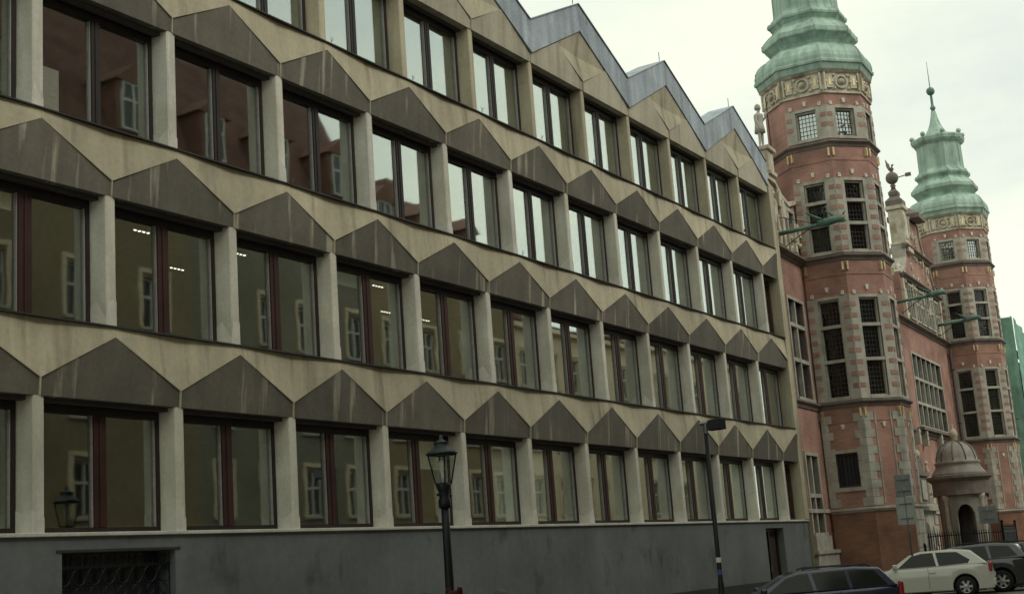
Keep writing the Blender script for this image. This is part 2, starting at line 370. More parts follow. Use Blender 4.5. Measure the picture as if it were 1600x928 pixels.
for r in range(3):
    lm, dm = panel_meshes(hz(ledge[r + 1] - .022), hz(Azs[r]), hz(Dzs[r]), hz(Bzs[r]))
    off = 0 if r % 2 == 0 else .5              # D points stand over this floor's pillars
    u = -2 + off
    while u <= 11.01:
        put('light_panel', lm, ob, (u * B, 0, 0)); u += 1
    u = -1.5 + off if off == 0 else -2
    while u <= 11.01:
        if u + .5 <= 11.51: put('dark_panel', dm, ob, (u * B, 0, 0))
        u += 1
    # half panels that close the row against the end pilaster
    if r % 2 == 0:
        mb = MB(); xa, xb = 11 * B + .012, X1 + .02
        mb.poly([(xa, -.348, hz(Dzs[r])), (xb, -.41, hz(Azs[r])), (xb, -.325, hz(Bzs[r])), (xa, -.325, hz(Bzs[r]))], [(0, 3, 1), (1, 3, 2)])
        mb.build('dark_panel', 'grey_concrete', ob)
    else:
        mb = MB(); xa, xb = 11 * B, X1 + .03
        mb.poly([(xa, -.345, hz(ledge[r + 1] - .022)), (xa, -.36, hz(Azs[r])), (xb, -.37, hz(Dzs[r] + .05)), (xb, -.3, hz(ledge[r + 1] - .022))], [(0, 1, 3), (1, 2, 3)])
        mb.build('light_panel', 'cream_concrete', ob)
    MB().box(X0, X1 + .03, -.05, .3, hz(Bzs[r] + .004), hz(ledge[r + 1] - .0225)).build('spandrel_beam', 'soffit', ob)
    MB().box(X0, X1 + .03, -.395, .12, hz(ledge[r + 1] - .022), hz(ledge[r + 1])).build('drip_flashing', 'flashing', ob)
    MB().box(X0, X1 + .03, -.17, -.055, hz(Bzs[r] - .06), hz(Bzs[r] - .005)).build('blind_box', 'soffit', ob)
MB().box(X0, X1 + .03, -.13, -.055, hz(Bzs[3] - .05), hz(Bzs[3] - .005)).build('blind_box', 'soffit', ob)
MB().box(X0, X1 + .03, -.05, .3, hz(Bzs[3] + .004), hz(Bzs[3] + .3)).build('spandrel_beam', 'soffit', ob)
# bird spikes on the flashing
spk = MB()
for a in (-.05, 0, .05): spk.tube([(0, -.41, 0), (a, -.44, .1)], .004, 4)
spm = spk.mesh('bird_spike', 'galvanised')
for r, us in ((1, (1.5, 4.5, 7.5)), (2, (2, 5, 8)), (3, (2.5, 3.5, 4.5, 5.5, 6.5, 8.5))):
    for u in us: put('bird_spike', spm, ob, (u * B + .1, 0, hz(ledge[r])))
# pillars
tops = [b - .003 for b in Bzs]
for f in range(4):
    z0, z1 = hz(ledge[f]) + .002, hz(tops[f]); h_ = z1 - z0
    q = [(-.10, PY + .02), (-.08, PY), (.03, PY), (.045, PY + .03), (.10, PY + .03), (.12, PY + .05), (.16, .12), (-.16, .12)]
    pm = MB().extr(q, 'z', 0, h_).mesh('pillar', 'pillar_plaster' if f < 3 else 'cream_concrete')
    # ragged white repair patch at the foot of the pillar
    pch = []
    for v in range(3):
        hh = [random.uniform(.1, .34) for _ in range(5)]
        pb = MB(); xs = [-.163, -.125, -.09]; ys = [.10, -.1, PY + .012]
        ring = [(-.168, .1), (-.142, -.12), (-.109, PY + .014), (-.083, PY - .007), (.032, PY - .007), (.05, PY + .022), (.107, PY + .022)]
        hs = [random.uniform(.12, .42) for _ in ring]
        pts = [(x, y, 0) for x, y in ring] + [(x, y, h2) for (x, y), h2 in zip(ring, hs)]; n = len(ring)
        pb.poly(pts, [(i, i + 1, n + i + 1, n + i) for i in range(n - 1)]); pch.append(pb.mesh('plaster_patch', 'patch_plaster'))
    off = 0 if f % 2 == 0 else .5
    u = -2 + off
    while u <= 11.01:
        p = put('pillar', pm, ob, (u * B, 0, z0))
        if f < 3 and random.random() < .85:
            put('plaster_patch', random.choice(pch), p, (0, 0, 0))
        u += 1
# windows
def window_meshes(wd, h_, wood='frame_wood', mw=.115):
    fm = MB(); a = wd / 2; t = .07
    fm.box(-a, a, GY - .04, GY + .08, 0, .085).box(-a, a, GY - .04, GY + .08, h_ - .15, h_)
    fm.box(-a, -a + t, GY - .04, GY + .08, .086, h_ - .151).box(a - t, a, GY - .04, GY + .08, .086, h_ - .151)
    mu = MB().box(-mw, mw, GY - .05, GY + .08, .087, h_ - .152)
    mu.box(-.02, .02, GY - .062, GY - .052, .087, h_ - .152)
    gk = MB().box(0, .018, GY - .02, GY + .05, .086, h_ - .151)
    pw = a - t - mw - .02
    pn = MB().box(-pw / 2, pw / 2, -.004, .004, .087, h_ - .152)
    bl = MB().box(-pw / 2 - .01, pw / 2 + .01, .06, .07, .1, h_ - .1)
    return fm.mesh('window', 'frame_dark'), mu.mesh('mullion', wood), gk.mesh('gasket', 'frame_gasket'), pn.mesh('pane', 'glass'), bl.mesh('blind', 'blind'), (-mw - .02 - pw / 2, mw + .01 + pw / 2)
for f in range(4):
    h_ = Bzs[f] - ledge[f] - .03
    W = B - .31
    fm, mu, gk, pn, bl, (pl, pr) = window_meshes(W, h_, *(('frame_wood', .115) if f < 2 else ('frame_dark', .085)))
    u = -1.5 if f % 2 == 0 else -1
    while u < 11.2:
        wx = u * B; z = hz(ledge[f]) + .004
        if f % 2 == 0 and u + .5 > 11.3:                       # the half bay at the end
            break
        wo = put('window', fm, ob, (wx, 0, z)); put('mullion', mu, wo)
        for gx_ in (-W / 2 + .07, -.134 if f < 2 else -.104, W / 2 - .09): put('gasket', gk, wo, (gx_, 0, 0))
        for px in (pl, pr): put('pane', pn, wo, (px, GY + .02, 0), random.uniform(-.004, .004))
        key = (f, u)
        if key in ((0, 4.5), (0, 10.5), (0, 9.5)): put('blind', bl, wo, (pr, GY, 0))
        if key in ((0, 10.5), (0, 5.5)): put('blind', bl, wo, (pl, GY, 0))
        if key == (0, 3.5): MB().box(-.5, .5, .09, .1, h_ * .62, h_ - .1).build('blind', 'blind', wo, (pr, GY, 0))
        if f == 1 and u in (0, 3, 6): MB().box(-.5, .5, .09, .1, h_ * .8, h_ - .1).build('blind', 'blind', wo, (pl, GY, 0))
        if f == 2 and u in (.5, 3.5): MB().box(-.3, .35, .5, .52, .1, h_ * .55).build('blind', 'blind', wo, (pl, GY, 0))
        u += 1
    if f % 2 == 0:
        a0, a1 = 11 * B + .16, X1 + .02; cx = (a0 + a1) / 2; a = (a1 - a0) / 2
        mb = MB().box(-a, a, GY - .04, GY + .08, 0, .085).box(-a, a, GY - .04, GY + .08, h_ - .09, h_).box(-a, -a + .07, GY - .04, GY + .08, .086, h_ - .151).box(a - .12, a, GY - .04, GY + .08, .086, h_ - .151)
        wo = mb.build('window', 'frame_wood', ob, (cx, 0, hz(ledge[f]) + .004))
        MB().box(-a + .07, a - .12, GY + .016, GY + .024, .086, h_ - .151).build('pane', 'glass', wo)
        if f == 0: MB().box(-a + .07, a - .12, GY + .1, GY + .11, .1, h_ - .1).build('blind', 'blind', wo)
# rooms behind the glass: back wall, ceiling, floor, cross walls, cupboards
for f in range(4):
    z0, z1 = hz(ledge[f]) - .02, hz(Bzs[f]) + .25
    mb = MB().box(X0, X1, 4.6, 4.7, z0, z1).box(X0, X1, .32, 4.6, z1 - .06, z1)
    for u in ([-2, 1, 4, 6, 9] if f % 2 == 0 else [-1.5, .5, 2.5, 5.5, 8.5, 10.5]): mb.box(u * B - .06, u * B + .06, .14, 4.6, z0, z1 - .06)
    mb.build('room_partition', 'room_wall', ob)
    MB().box(X0, X1, .14, 4.6, z0 - .1, z0).build('room_floor', 'room_floor', ob)
# fourth-floor gables
gx = [2.5 * B - 2 * B * 2 + i * 2 * B for i in range(7)]
gx = [x for x in [(.5 + 2 * i) * B for i in range(-1, 6)]]
Az4, Pz, ZV, ZP = 12.16, 12.89, 12.34, 13.66
h = B / 2; t = .009; e = .002
dpl = MB()
F = [(0, -.375, hz(Az4)), (h - t - e, -.336, hz(Dzs[3])), (h - t - e, -.325, hz(Bzs[3])), (-h + t + e, -.325, hz(Bzs[3])), (-h + t + e, -.336, hz(Dzs[3]))]
bk = [(x, -.02, z) for x, y, z in F]; n = 5
dpl.poly(F + bk, [(0, 4, 3, 2, 1), tuple(range(9, 4, -1))] + [(i, (i + 1) % n, n + (i + 1) % n, n + i) for i in range(n)])
dg = dpl.mesh('dark_panel', 'weathered_concrete')
lpl = MB()
F = [(0, -.36, hz(Pz)), (-h + e, -.36, hz(Az4)), (-t, -.37, hz(Dzs[3] + .01)), (-t, -.36, hz(Bzs[3])), (t, -.36, hz(Bzs[3])), (t, -.37, hz(Dzs[3] + .01)), (h - e, -.36, hz(Az4)), (0, -.255, hz(Az4 + .02))]
bk = [(x, -.02, z) for x, y, z in F[:7]]; n = 7
lpl.poly(F + bk, [(0, 1, 7), (1, 2, 7), (2, 5, 7), (5, 6, 7), (6, 0, 7), (2, 3, 4, 5), tuple(range(14, 7, -1))] + [(i, (i + 1) % n, 8 + (i + 1) % n, 8 + i) for i in range(n)])
lg = lpl.mesh('gable_panel', 'cream_concrete')
zc = MB()
q = [(-B, hz(Dzs[3] + .0)), (0, hz(Pz + .01)), (B, hz(Dzs[3] + .0)), (B, hz(ZV)), (0, hz(ZP)), (-B, hz(ZV))]
zc.extr(q, 'y', -.395, .4)
zm = zc.mesh('zinc_cladding', 'zinc')
sm_ = MB()
for x in (-2.25, -1.7, -1.1, -.55, .0, .6, 1.15, 1.75, 2.3):
    zb = hz(Pz + .012 - abs(x) / B * (Pz - Dzs[3])); zt = hz(ZP - .004 - abs(x) / B * (ZP - ZV))
    sm_.box(x - .012, x + .012, -.408, -.396, zb, zt)
smm = sm_.mesh('standing_seam', 'zinc')
cap = MB()
for s_ in (-1, 1):
    cap.poly([(0, -.43, hz(ZP + .004)), (s_ * B, -.43, hz(ZV + .004)), (s_ * B, .45, hz(ZV + .004)), (0, .45, hz(ZP + .004)), (0, -.43, hz(ZP + .03)), (s_ * B, -.43, hz(ZV + .03)), (s_ * B, .45, hz(ZV + .03)), (0, .45, hz(ZP + .03))],
             [(0, 1, 2, 3), (4, 5, 6, 7), (0, 1, 5, 4), (1, 2, 6, 5), (2, 3, 7, 6), (3, 0, 4, 7)])
cpm = cap.mesh('coping', 'zinc')
tip = MB().tube([(0, -.3, hz(ZP)), (0, -.3, hz(ZP + .28))], .012, 5).mesh('lightning_rod', 'galvanised')
for x in gx:
    put('gable_panel', lg, ob, (x, 0, 0))
    for s_ in (-1, 1): put('dark_panel', dg, ob, (x + s_ * h, 0, 0))
    z = put('zinc_cladding', zm, ob, (x, 0, 0)); put('coping', cpm, z); put('lightning_rod', tip, z, (-.1, 0, 0))
rf = MB()
for x in gx:
    rf.poly([(x - B, .4, hz(ZV - .1)), (x, .4, hz(ZP - .1)), (x, 13, hz(ZP - .1)), (x - B, 13, hz(ZV - .1))]); rf.poly([(x, .4, hz(ZP - .1)), (x + B, .4, hz(ZV - .1)), (x + B, 13, hz(ZV - .1)), (x, 13, hz(ZP - .1))])
rf.build('folded_roof', 'zinc', ob)
# end pilaster, side wall, downpipe
MB().box(X1 + .035, X1 + .40, -.37, 13, hz(0) + .002, hz(11.45)).build('end_pilaster', 'cream_concrete', ob, bevel=.015)
mb = MB().tube([(X1 + .5, -.3, .2), (X1 + .5, -.3, hz(11.3)), (X1 + .47, -.2, hz(11.75))], .055, 8)
for z in (1, 3, 5, 7, 9, 11, 13): mb.lathe([(.068, z), (.068, z + .06)], 8, (X1 + .5, -.3))
mb.build('downpipe', 'cream_concrete', ob, smooth=True)
MB().box(X0 - .3, X0, -.4, 13, 0, hz(12.3)).build('side_wall', 'cream_concrete', ob)
MB().box(X0, X1 + .42, 12.8, 13, 0, hz(12.2)).build('rear_wall', 'cream_concrete', ob)

# ceiling lamps seen through the second-floor glass
n_l = 0
for u in (-.75, -.2, .8, 1.3, 2.2, 3.2, 3.8, 4.7, 5.3):
    for yy in (1.3, 2.9):
        lm_ = thing('ceiling_lamp', 'small lit fluorescent strip lamp on a second floor office ceiling', 'lamp', (u * B, yy, Bzs[1] + .15), 0, 'lit strip lamps behind the second floor windows')
        MB().box(-.2, .2, -.04, .04, .0, .02).build('housing', 'white_paint', lm_); [MB().box(x - .022, x + .022, -.012, .012, -.014, -.002).build('tube', 'tube_light', lm_) for x in (-.15, -.05, .05, .15)]

# ------------------------------------------------------------------ brick hall and its towers
TH = .05
T1 = (38.6, -.161, G); T2 = (66.955, 1.395, G)
Z1, Z2, Z3, ZF0, ZF1 = 7.05, 12.6, 17.1, 19.0, 19.92
RB = 1.93
FN = {'a': (-1, 0), 'b': (-.70711, -.70711), 'c': (0, -1), 'd': (.70711, -.70711), 'e': (1, 0), 'l': (-.70711, .70711), 'm': (0, 1), 'n': (.70711, .70711)}
KW = RB * .41421
STO = [(7.15, 10.9, (8.55, 9.86)), (12.72, 15.48, (13.8, 14.7)), (17.25, 18.4, ())]      # storeys: window foot, head, transoms
def fpos(f): n = FN[f]; return (n[0] * RB, n[1] * RB, 0), math.atan2(n[0], -n[1])
KIT = {}
for i, (a, b, ts) in enumerate(STO):
    wf = MB().box(-.41, -.35, .06, .2, a, b).box(.35, .41, .06, .2, a, b).box(-.35, .35, .06, .2, b - .07, b).box(-.35, .35, .06, .2, a, a + .07)
    for t_ in ts: wf.box(-.409, .409, -.02, .22, t_ - .06, t_ + .06)
    lat = MB()
    nx, step = 5, .17
    for k in range(1, nx): x = -.35 + .7 * k / nx; lat.box(x - .008, x + .008, .15, .165, a + .07, b - .07)
    z = a + .07 + step
    while z < b - .1: lat.box(-.35, .35, .150, .164, z - .008, z + .008); z += step
    jl = MB().box(-(KW + .01 - .41) / 2, (KW + .01 - .41) / 2, -.035, .05, a - .08, b + .1)
    KIT[i] = (wf.mesh('window', 'sandstone'), lat.mesh('lattice', 'lead'), MB().box(-.35, .35, .17, .18, a + .07, b - .07).mesh('pane', 'old_glass'),
              jl.mesh('jamb', 'sandstone'), MB().box(-.40, .40, -.03, .05, b, b + .12).mesh('lintel', 'sandstone'), MB().box(-.40, .40, -.06, .05, a - .09, a - .001).mesh('sill', 'sandstone'))
QB = MB().box(-.11, .11, -.05, .0, -.085, .085).mesh('brick_inset', 'red_brick')
VOL = MB().torus((0, -.05, .06), .045, .025, 'y', 10, 5).box(-.05, .05, -.07, 0, -.03, .03).mesh('volute', 'white_stone')
KEY = MB().poly([(-.07, -.06, .08), (.07, -.06, .08), (.04, -.05, -.1), (-.04, -.05, -.1), (-.07, .01, .08), (.07, .01, .08), (.04, .01, -.1), (-.04, .01, -.1)], [(0, 1, 2, 3), (4, 5, 6, 7), (0, 1, 5, 4), (1, 2, 6, 5), (2, 3, 7, 6), (3, 0, 4, 7)]).mesh('keystone', 'white_stone')
GLD = MB().box(-.13, -.06, -.09, .02, -.16, .16).box(.06, .13, -.09, .02, -.16, .16).mesh('gilded_bracket', 'gold')
QS = [MB().box(-.2, .2, -.03, .02, -.15, .15).mesh('quoin', 'sandstone'), MB().box(-.13, .13, -.03, .02, -.15, .15).mesh('quoin', 'sandstone')]
SBK = {w_: MB().box(-w_, w_, -.03, .01, 0, .47).mesh('stone_block', 'sandstone') for w_ in (.37, .15, .42)}
OCT = dict(n=8, off=math.pi / 8, apothem=True)
def ringp(z, r, w_=.16, h_=.26): return [(r - .1, z - h_), (r + .03, z - h_), (r + .05, z - h_ * .65), (r + .10, z - h_ * .5), (r + w_, z - h_ * .35), (r + w_, z - h_ * .1), (r + .02, z), (r - .1, z)]
def seams(prof, parent):
    """raised standing seams: one along each corner of an octagonal copper roof and two on each face"""
    for q in range(8):
        a = math.pi / 8 + q * math.pi / 4
        pts = [(r / math.cos(math.pi / 8) * math.cos(a), r / math.cos(math.pi / 8) * math.sin(a), z) for r, z in prof[1:-1]]
        MB().tube(pts, .028, 5).build('corner_seam', 'copper', parent)
        a2 = a + math.pi / 8; t_ = (-math.sin(a2), math.cos(a2))
        for k in (-.14, .14):
            MB().tube([(r * math.cos(a2) + t_[0] * k * r, r * math.sin(a2) + t_[1] * k * r, z) for r, z in prof[1:-1]], .014, 4).build('sheet_seam', 'copper', parent)
def tower(loc, label, low_label=None):
    tw = thing('octagonal_tower', label, 'tower', loc, TH, 'twin octagonal brick towers')
    body = MB(); low = MB(); stn = MB()
    for f, n in FN.items():
        P = (n[0] * RB + n[1] * KW, n[1] * RB - n[0] * KW); ux = (-n[1], n[0]); inn = (-n[0], -n[1])
        hs = [(KW - .41, KW + .41, a, b) for a, b, _ in STO] if f in 'abcd' else []
        gw = [(KW - .42, KW + .42, 3.88, 5.12)] if f == 'a' else []
        panel(body, P, ux, inn, 2 * KW, 3.04, ZF0, hs + gw, .35)
        panel(low if f not in 'cd' else stn, P, ux, inn, 2 * KW, 0, 3.04, [])
    body.build('brick_shaft', 'red_brick', tw); low.build('brick_base', 'brown_brick', tw); stn.build('stone_base', 'sandstone', tw)
    for f in 'cd':
        p, rz = fpos(f)
        for k in range(6):
            for x, w_ in (((-.40, .37), (.40, .37)) if k % 2 else ((-.62, .15), (0, .42), (.62, .15))):
                put('stone_block', SBK[w_], tw, (p[0] + math.cos(rz) * x, p[1] + math.sin(rz) * x, .04 + k * .5), rz)
    ins = MB()                                   # dark floor plates and stair core inside
    for z in (3.1, 6.9, 12.4, 16.9, 18.95): ins.lathe([(RB - .4, z), (RB - .4, z + .1)], 8, off=math.pi / 8)
    ins.lathe([(.5, 0), (.5, 19)], 8); ins.build('stair_core', 'dark_wood', tw)
    for f in 'abcd':
        p, rz = fpos(f)
        for i, (a, b, ts) in enumerate(STO):
            wf, lat, pn_, jl, li, si = KIT[i]
            wo = put('window', wf, tw, p, rz); put('lattice', lat, wo)
            pq = pn_
            if (f, i) in (('a', 2), ('b', 2)): pq = pn_.copy(); pq.materials[0] = MATS['bright_glass']
            put('pane', pq, wo)
            
            for s_ in (-1, 1): x = s_ * (.41 + (KW + .01 - .41) / 2); put('jamb', jl, tw, (p[0] + math.cos(rz) * x, p[1] + math.sin(rz) * x, 0), rz)
            put('lintel', li, tw, p, rz); put('sill', si, tw, p, rz)
            z = b - .25; k = 0
            while z > a + .1:
                for s_ in (-1, 1):
                    x = s_ * (KW - .13); c, s2 = math.cos(rz), math.sin(rz)
                    put('brick_inset', QB, tw, (p[0] + c * x, p[1] + s2 * x, z + (0 if s_ > 0 else .0)), rz)
                z -= .40 if i else .44
            for x in (-.58, .58):
                c, s2 = math.cos(rz), math.sin(rz); put('volute', VOL, tw, (p[0] + c * x, p[1] + s2 * x, b + .16), rz)
            put('keystone', KEY, tw, (p[0], p[1], (b + (11.7, 16.2, 18.8)[i]) / 2 if i < 2 else 18.72), rz)
        put('keystone', KEY, tw, (p[0], p[1], 6.1), rz)
        # quoins on the ground storey
        z = 3.3; k = 0
        while z < 6.5:
            for s_ in (-1, 1):
                me = QS[k % 2]; hw = (.2, .13)[k % 2]; x = s_ * (KW - hw + .012); c, s2 = math.cos(rz), math.sin(rz)
                put('quoin', me, tw, (p[0] + c * x, p[1] + s2 * x, z), rz)
            z += .31; k += 1
        MB().box(-.36, -.30, -.025, .02, 3.2, 6.6).box(.30, .36, -.025, .02, 3.2, 6.6).build('edge_strip', 'sandstone', tw, p, rz) if f != 'a' else None
    # gilded brackets at the corners below each ring
    for zz in (Z1 - .48, Z2 - .48, Z3 - .48):
        for q in range(8):
            a = math.pi / 8 + q * math.pi / 4
            if not (math.pi * .8 < a < math.pi * 1.9): continue
            rr = RB / math.cos(math.pi / 8)
            put('gilded_bracket', GLD, tw, (rr * math.cos(a) * .985, rr * math.sin(a) * .985, zz), a + math.pi / 2)
    for z in (Z1, Z2, Z3): MB().lathe(ringp(z, RB), **OCT).build('ring_moulding', 'moulding_stone', tw)
    for z in (Z1 - .78, Z2 - .78, Z3 - .78): MB().lathe([(RB - .1, z - .03), (RB + .02, z - .03), (RB + .02, z + .03), (RB - .1, z + .03)], **OCT).build('string_course', 'red_brick', tw)
    MB().lathe(ringp(3.1, RB, .1, .16), **OCT).build('string_course', 'sandstone', tw)
    # small barred ground window
    p, rz = fpos('a')
    gw = MB().box(-.42, -.36, .04, .2, 3.88, 5.12).box(.36, .42, .04, .2, 3.88, 5.12).box(-.36, .36, .04, .2, 5.05, 5.12).box(-.36, .36, .04, .2, 3.88, 3.95).build('window', 'dark_wood', tw, p, rz)
    MB().box(-.36, .36, .17, .18, 3.95, 5.05).build('pane', 'dark_pane', gw)
    bars = MB()
    for k in range(1, 5): bars.box(-.36 + k * .144 - .01, -.36 + k * .144 + .01, .1, .12, 3.95, 5.05)
    bars.build('window_bars', 'iron', gw)
    sr = MB()
    for s_ in (-1, 1):
        for k in range(4): w_ = (.22, .13)[k % 2]; x0, x1 = sorted((s_ * .42, s_ * (.42 + w_))); sr.box(x0, x1, -.034, .03, 3.86 + k * .32, 4.16 + k * .32)
    sr.box(-.6, .6, -.05, .03, 3.72, 3.85).box(-.45, .45, -.036, .03, 5.12, 5.24); sr.build('window_surround', 'sandstone', tw, p, rz)
    # frieze with medallions and tablets
    fz = MB().lathe([(RB - .1, ZF0), (RB + .06, ZF0), (RB + .06, ZF0 + .08), (RB + .02, ZF0 + .1), (RB + .02, ZF1 - .1), (RB + .1, ZF1 - .06), (RB + .16, ZF1), (RB - .1, ZF1)], **OCT).build('frieze', 'frieze_stone', tw)
    tb = MB().box(-.66, -.40, -.07, .02, ZF0 + .2, ZF1 - .2).box(.40, .66, -.07, .02, ZF0 + .2, ZF1 - .2)
    for s_ in (-1, 1):
        for dz in (-.3, .3): tb.ball((s_ * .31, -.04, (ZF0 + ZF1) / 2 + dz * .9), .06, 6)
        tb.box(s_ * .74 - .035, s_ * .74 + .035, -.1, .02, ZF0 + .12, ZF1 - .1)
    tb.torus((0, -.03, (ZF0 + ZF1) / 2), .25, .05, 'y', 14, 6)
    tbm = tb.mesh('relief_tablet', 'pale_stone')
    hd = MB().ball((0, -.03, (ZF0 + ZF1) / 2), .14, 8).box(-.1, .1, -.05, .0, ZF0 + .24, ZF0 + .36).mesh('relief_head', 'frieze_stone')
    gbm = MB().box(-.05, .05, -.085, -.06, ZF0 + .3, ZF1 - .3).ball((-.13, -.05, (ZF0 + ZF1) / 2), .05, 6).ball((.13, -.05, (ZF0 + ZF1) / 2), .05, 6).mesh('gilded_relief', 'gold')
    for f in 'labcd':
        p, rz = fpos(f); p = (p[0] * 1.012, p[1] * 1.012, 0)
        put('relief_tablet', tbm, fz, p, rz); put('relief_head', hd, fz, p, rz)
        for x in (-.53, .53): put('gilded_relief', gbm, fz, (p[0] + math.cos(rz) * x, p[1] + math.sin(rz) * x, 0), rz)
    # copper helm in tiers
    z = ZF1
    prof = [(1.7, z + .01), (2.02, z + .03), (2.06, z + .06), (2.13, z + .28), (2.19, z + .31), (2.20, z + .40), (2.15, z + .45), (2.16, z + .60), (2.12, z + .80), (2.0, z + 1.02), (1.80, z + 1.20), (1.58, z + 1.30), (1.45, z + 1.36), (1.42, z + 1.44)]
    seams(prof, MB().lathe(prof, **OCT).build('copper_helm', 'copper', tw))
    z += 1.56
    prof = [(1.25, z - .14), (1.43, z - .14), (1.48, z - .04), (1.68, z + .16), (1.75, z + .20), (1.77, z + .24), (1.77, z + .42), (1.71, z + .47), (1.62, z + .58), (1.47, z + .74), (1.34, z + .85), (1.30, z + .92), (1.29, z + 1.06)]
    seams(prof, MB().lathe(prof, **OCT).build('copper_helm', 'copper', tw))
    z += 1.03
    prof = [(1.15, z - .06), (1.30, z - .06), (1.40, z + .06), (1.46, z + .10), (1.48, z + .18), (1.45, z + .27), (1.33, z + .32), (1.31, z + .38), (1.24, z + .44), (1.20, z + .56), (1.18, z + 1.97), (1.22, z + 2.04), (1.30, z + 2.10), (1.40, z + 2.22), (1.44, z + 2.40), (1.40, z + 2.50), (1.1, z + 2.54)]
    seams(prof, MB().lathe(prof, **OCT).build('copper_lantern', 'copper', tw))
    fbm = MB().lathe([(.06, -.2), (.06, -.1)], 6).ball((0, 0, 0), .15, 8).mesh('ball_finial', 'copper', True)
    for q in range(8): a = math.pi / 8 + q * math.pi / 4; put('ball_finial', fbm, tw, (1.46 * math.cos(a), 1.46 * math.sin(a), z + 2.62))
    z += 2.5
    prof = [(1.0, z), (.86, z + .05), (.62, z + .30), (.42, z + .65), (.27, z + 1.05), (.18, z + 1.45), (.13, z + 1.75)]
    MB().lathe(prof, **OCT).build('copper_spire', 'copper', tw)
    prof = [(.12, z + 1.7), (.10, z + 1.85), (.15, z + 1.9), (.17, z + 1.98), (.12, z + 2.06), (.08, z + 2.15), (.07, z + 2.75), (.10, z + 2.8)]
    for i in range(9): a = math.pi * i / 8; prof.append((.23 * math.sin(a) + .02, z + 3.02 - .25 * math.cos(a)))
    prof += [(.03, z + 3.3), (.012, z + 4.9)]
    MB().lathe(prof, 10).build('spire_finial', 'copper_dark', tw, smooth=True)
    return tw
t1 = tower(T1, 'near octagonal brick tower with tiered green copper helm next to the office block')
t2 = tower(T2, 'far octagonal brick tower with complete green copper helm, lantern and spike')

# the hall's street wall: u along, v into the block, heights above ground
hl = thing('brick_hall', 'ornate red brick hall with stone gables standing behind and between the two towers', 'building', T1, TH)
V = .88
LW = (-4.35, -2.45, 7.15, 10.8); LL = (-4.3, -2.85, 2.3, 5.05); BWN = (16.4, 23.4, 7.35, 10.95)
GATE = (31.6, 33.6, .0, 2.5)
mb = MB(); panel(mb, (-6.95, V), (1, 0), (0, 1), 45.5, 3.04, Z2, [(h_[0] + 6.95, h_[1] + 6.95, max(3.04, h_[2]), h_[3]) for h_ in (LW, LL, BWN)], .3)
mb.build('wall', 'red_brick', hl)
mb = MB(); panel(mb, (-6.95, V), (1, 0), (0, 1), 45.5, 0, 3.04, [(LL[0] + 6.95, LL[1] + 6.95, 2.3, 3.04), (GATE[0] + 6.95, GATE[1] + 6.95, 0, 2.5)], .3)
mb.build('base_wall', 'brown_brick', hl)
def mullioned(win, nl, ts, name='window'):
    u0, u1, a, b = win; f_ = MB()
    f_.box(u0 - .14, u0, V - .04, V + .2, a - .1, b + .12).box(u1, u1 + .14, V - .04, V + .2, a - .1, b + .12).box(u0, u1, V - .04, V + .2, b, b + .12).box(u0 - .1, u1 + .1, V - .1, V + .2, a - .12, a)
    for k in range(1, nl): u = u0 + (u1 - u0) * k / nl; f_.box(u - .07, u + .07, V + .0, V + .2, a, b)
    for t_ in ts: f_.box(u0, u1, V - .012, V + .2, t_ - .07, t_ + .07)
    wo = f_.build(name, 'sandstone', hl)
    zs = [a, *ts, b]
    for k in range(nl):
        for z0, z1 in zip(zs, zs[1:]):
            MB().box(u0 + (u1 - u0) * k / nl + .07, u0 + (u1 - u0) * (k + 1) / nl - .07, V + .14, V + .15, z0 + .06, z1 - .06).build('pane', 'dark_pane', wo)
    return wo
mullioned(LW, 2, (8.55, 9.86)); mullioned(LL, 2, (3.62,)); mullioned(BWN, 6, (8.5, 9.75))
gt = MB().box(GATE[0], GATE[1], V + .2, V + .26, 0, 2.5).build('gate', 'dark_wood', hl)
for k in range(6): MB().box(GATE[0] + .04 + k * .33, GATE[0] + .34 + k * .33, V + .17, V + .199, .05, 2.45).build('board', 'dark_wood', gt)
MB().box(GATE[0] - .25, GATE[0], V - .06, V + .1, 0, 2.75).box(GATE[1], GATE[1] + .25, V - .06, V + .1, 0, 2.75).box(GATE[0], GATE[1], V - .06, V + .1, 2.5, 2.75).build('gate_surround', 'sandstone', hl)
for u0, u1 in ((-6.95, -1.98), (1.7, 26.6), (30.2, 38.5)):
    for z, w_ in ((Z1, .18), (Z2, .3)):
        MB().extr([(V + .05, z - .28), (V - .05, z - .28), (V - .08, z - .17), (V - w_, z - .1), (V - w_, z - .03), (V + .05, z)], 'x', u0, u1).build('cornice', 'moulding_stone', hl)
    MB().box(u0, u1, V - .06, V + .02, 3.0, 3.14).build('string_course', 'sandstone', hl)
# stone base pedestal beside the office block
MB().box(-4.75, -2.0, V - .2, V + .05, 0, 1.55).box(-4.85, -1.9, V - .26, V + .05, 1.55, 1.68).box(-4.6, -2.6, V - .16, V + .05, 1.68, 2.18).build('pedestal_course', 'sandstone', hl)
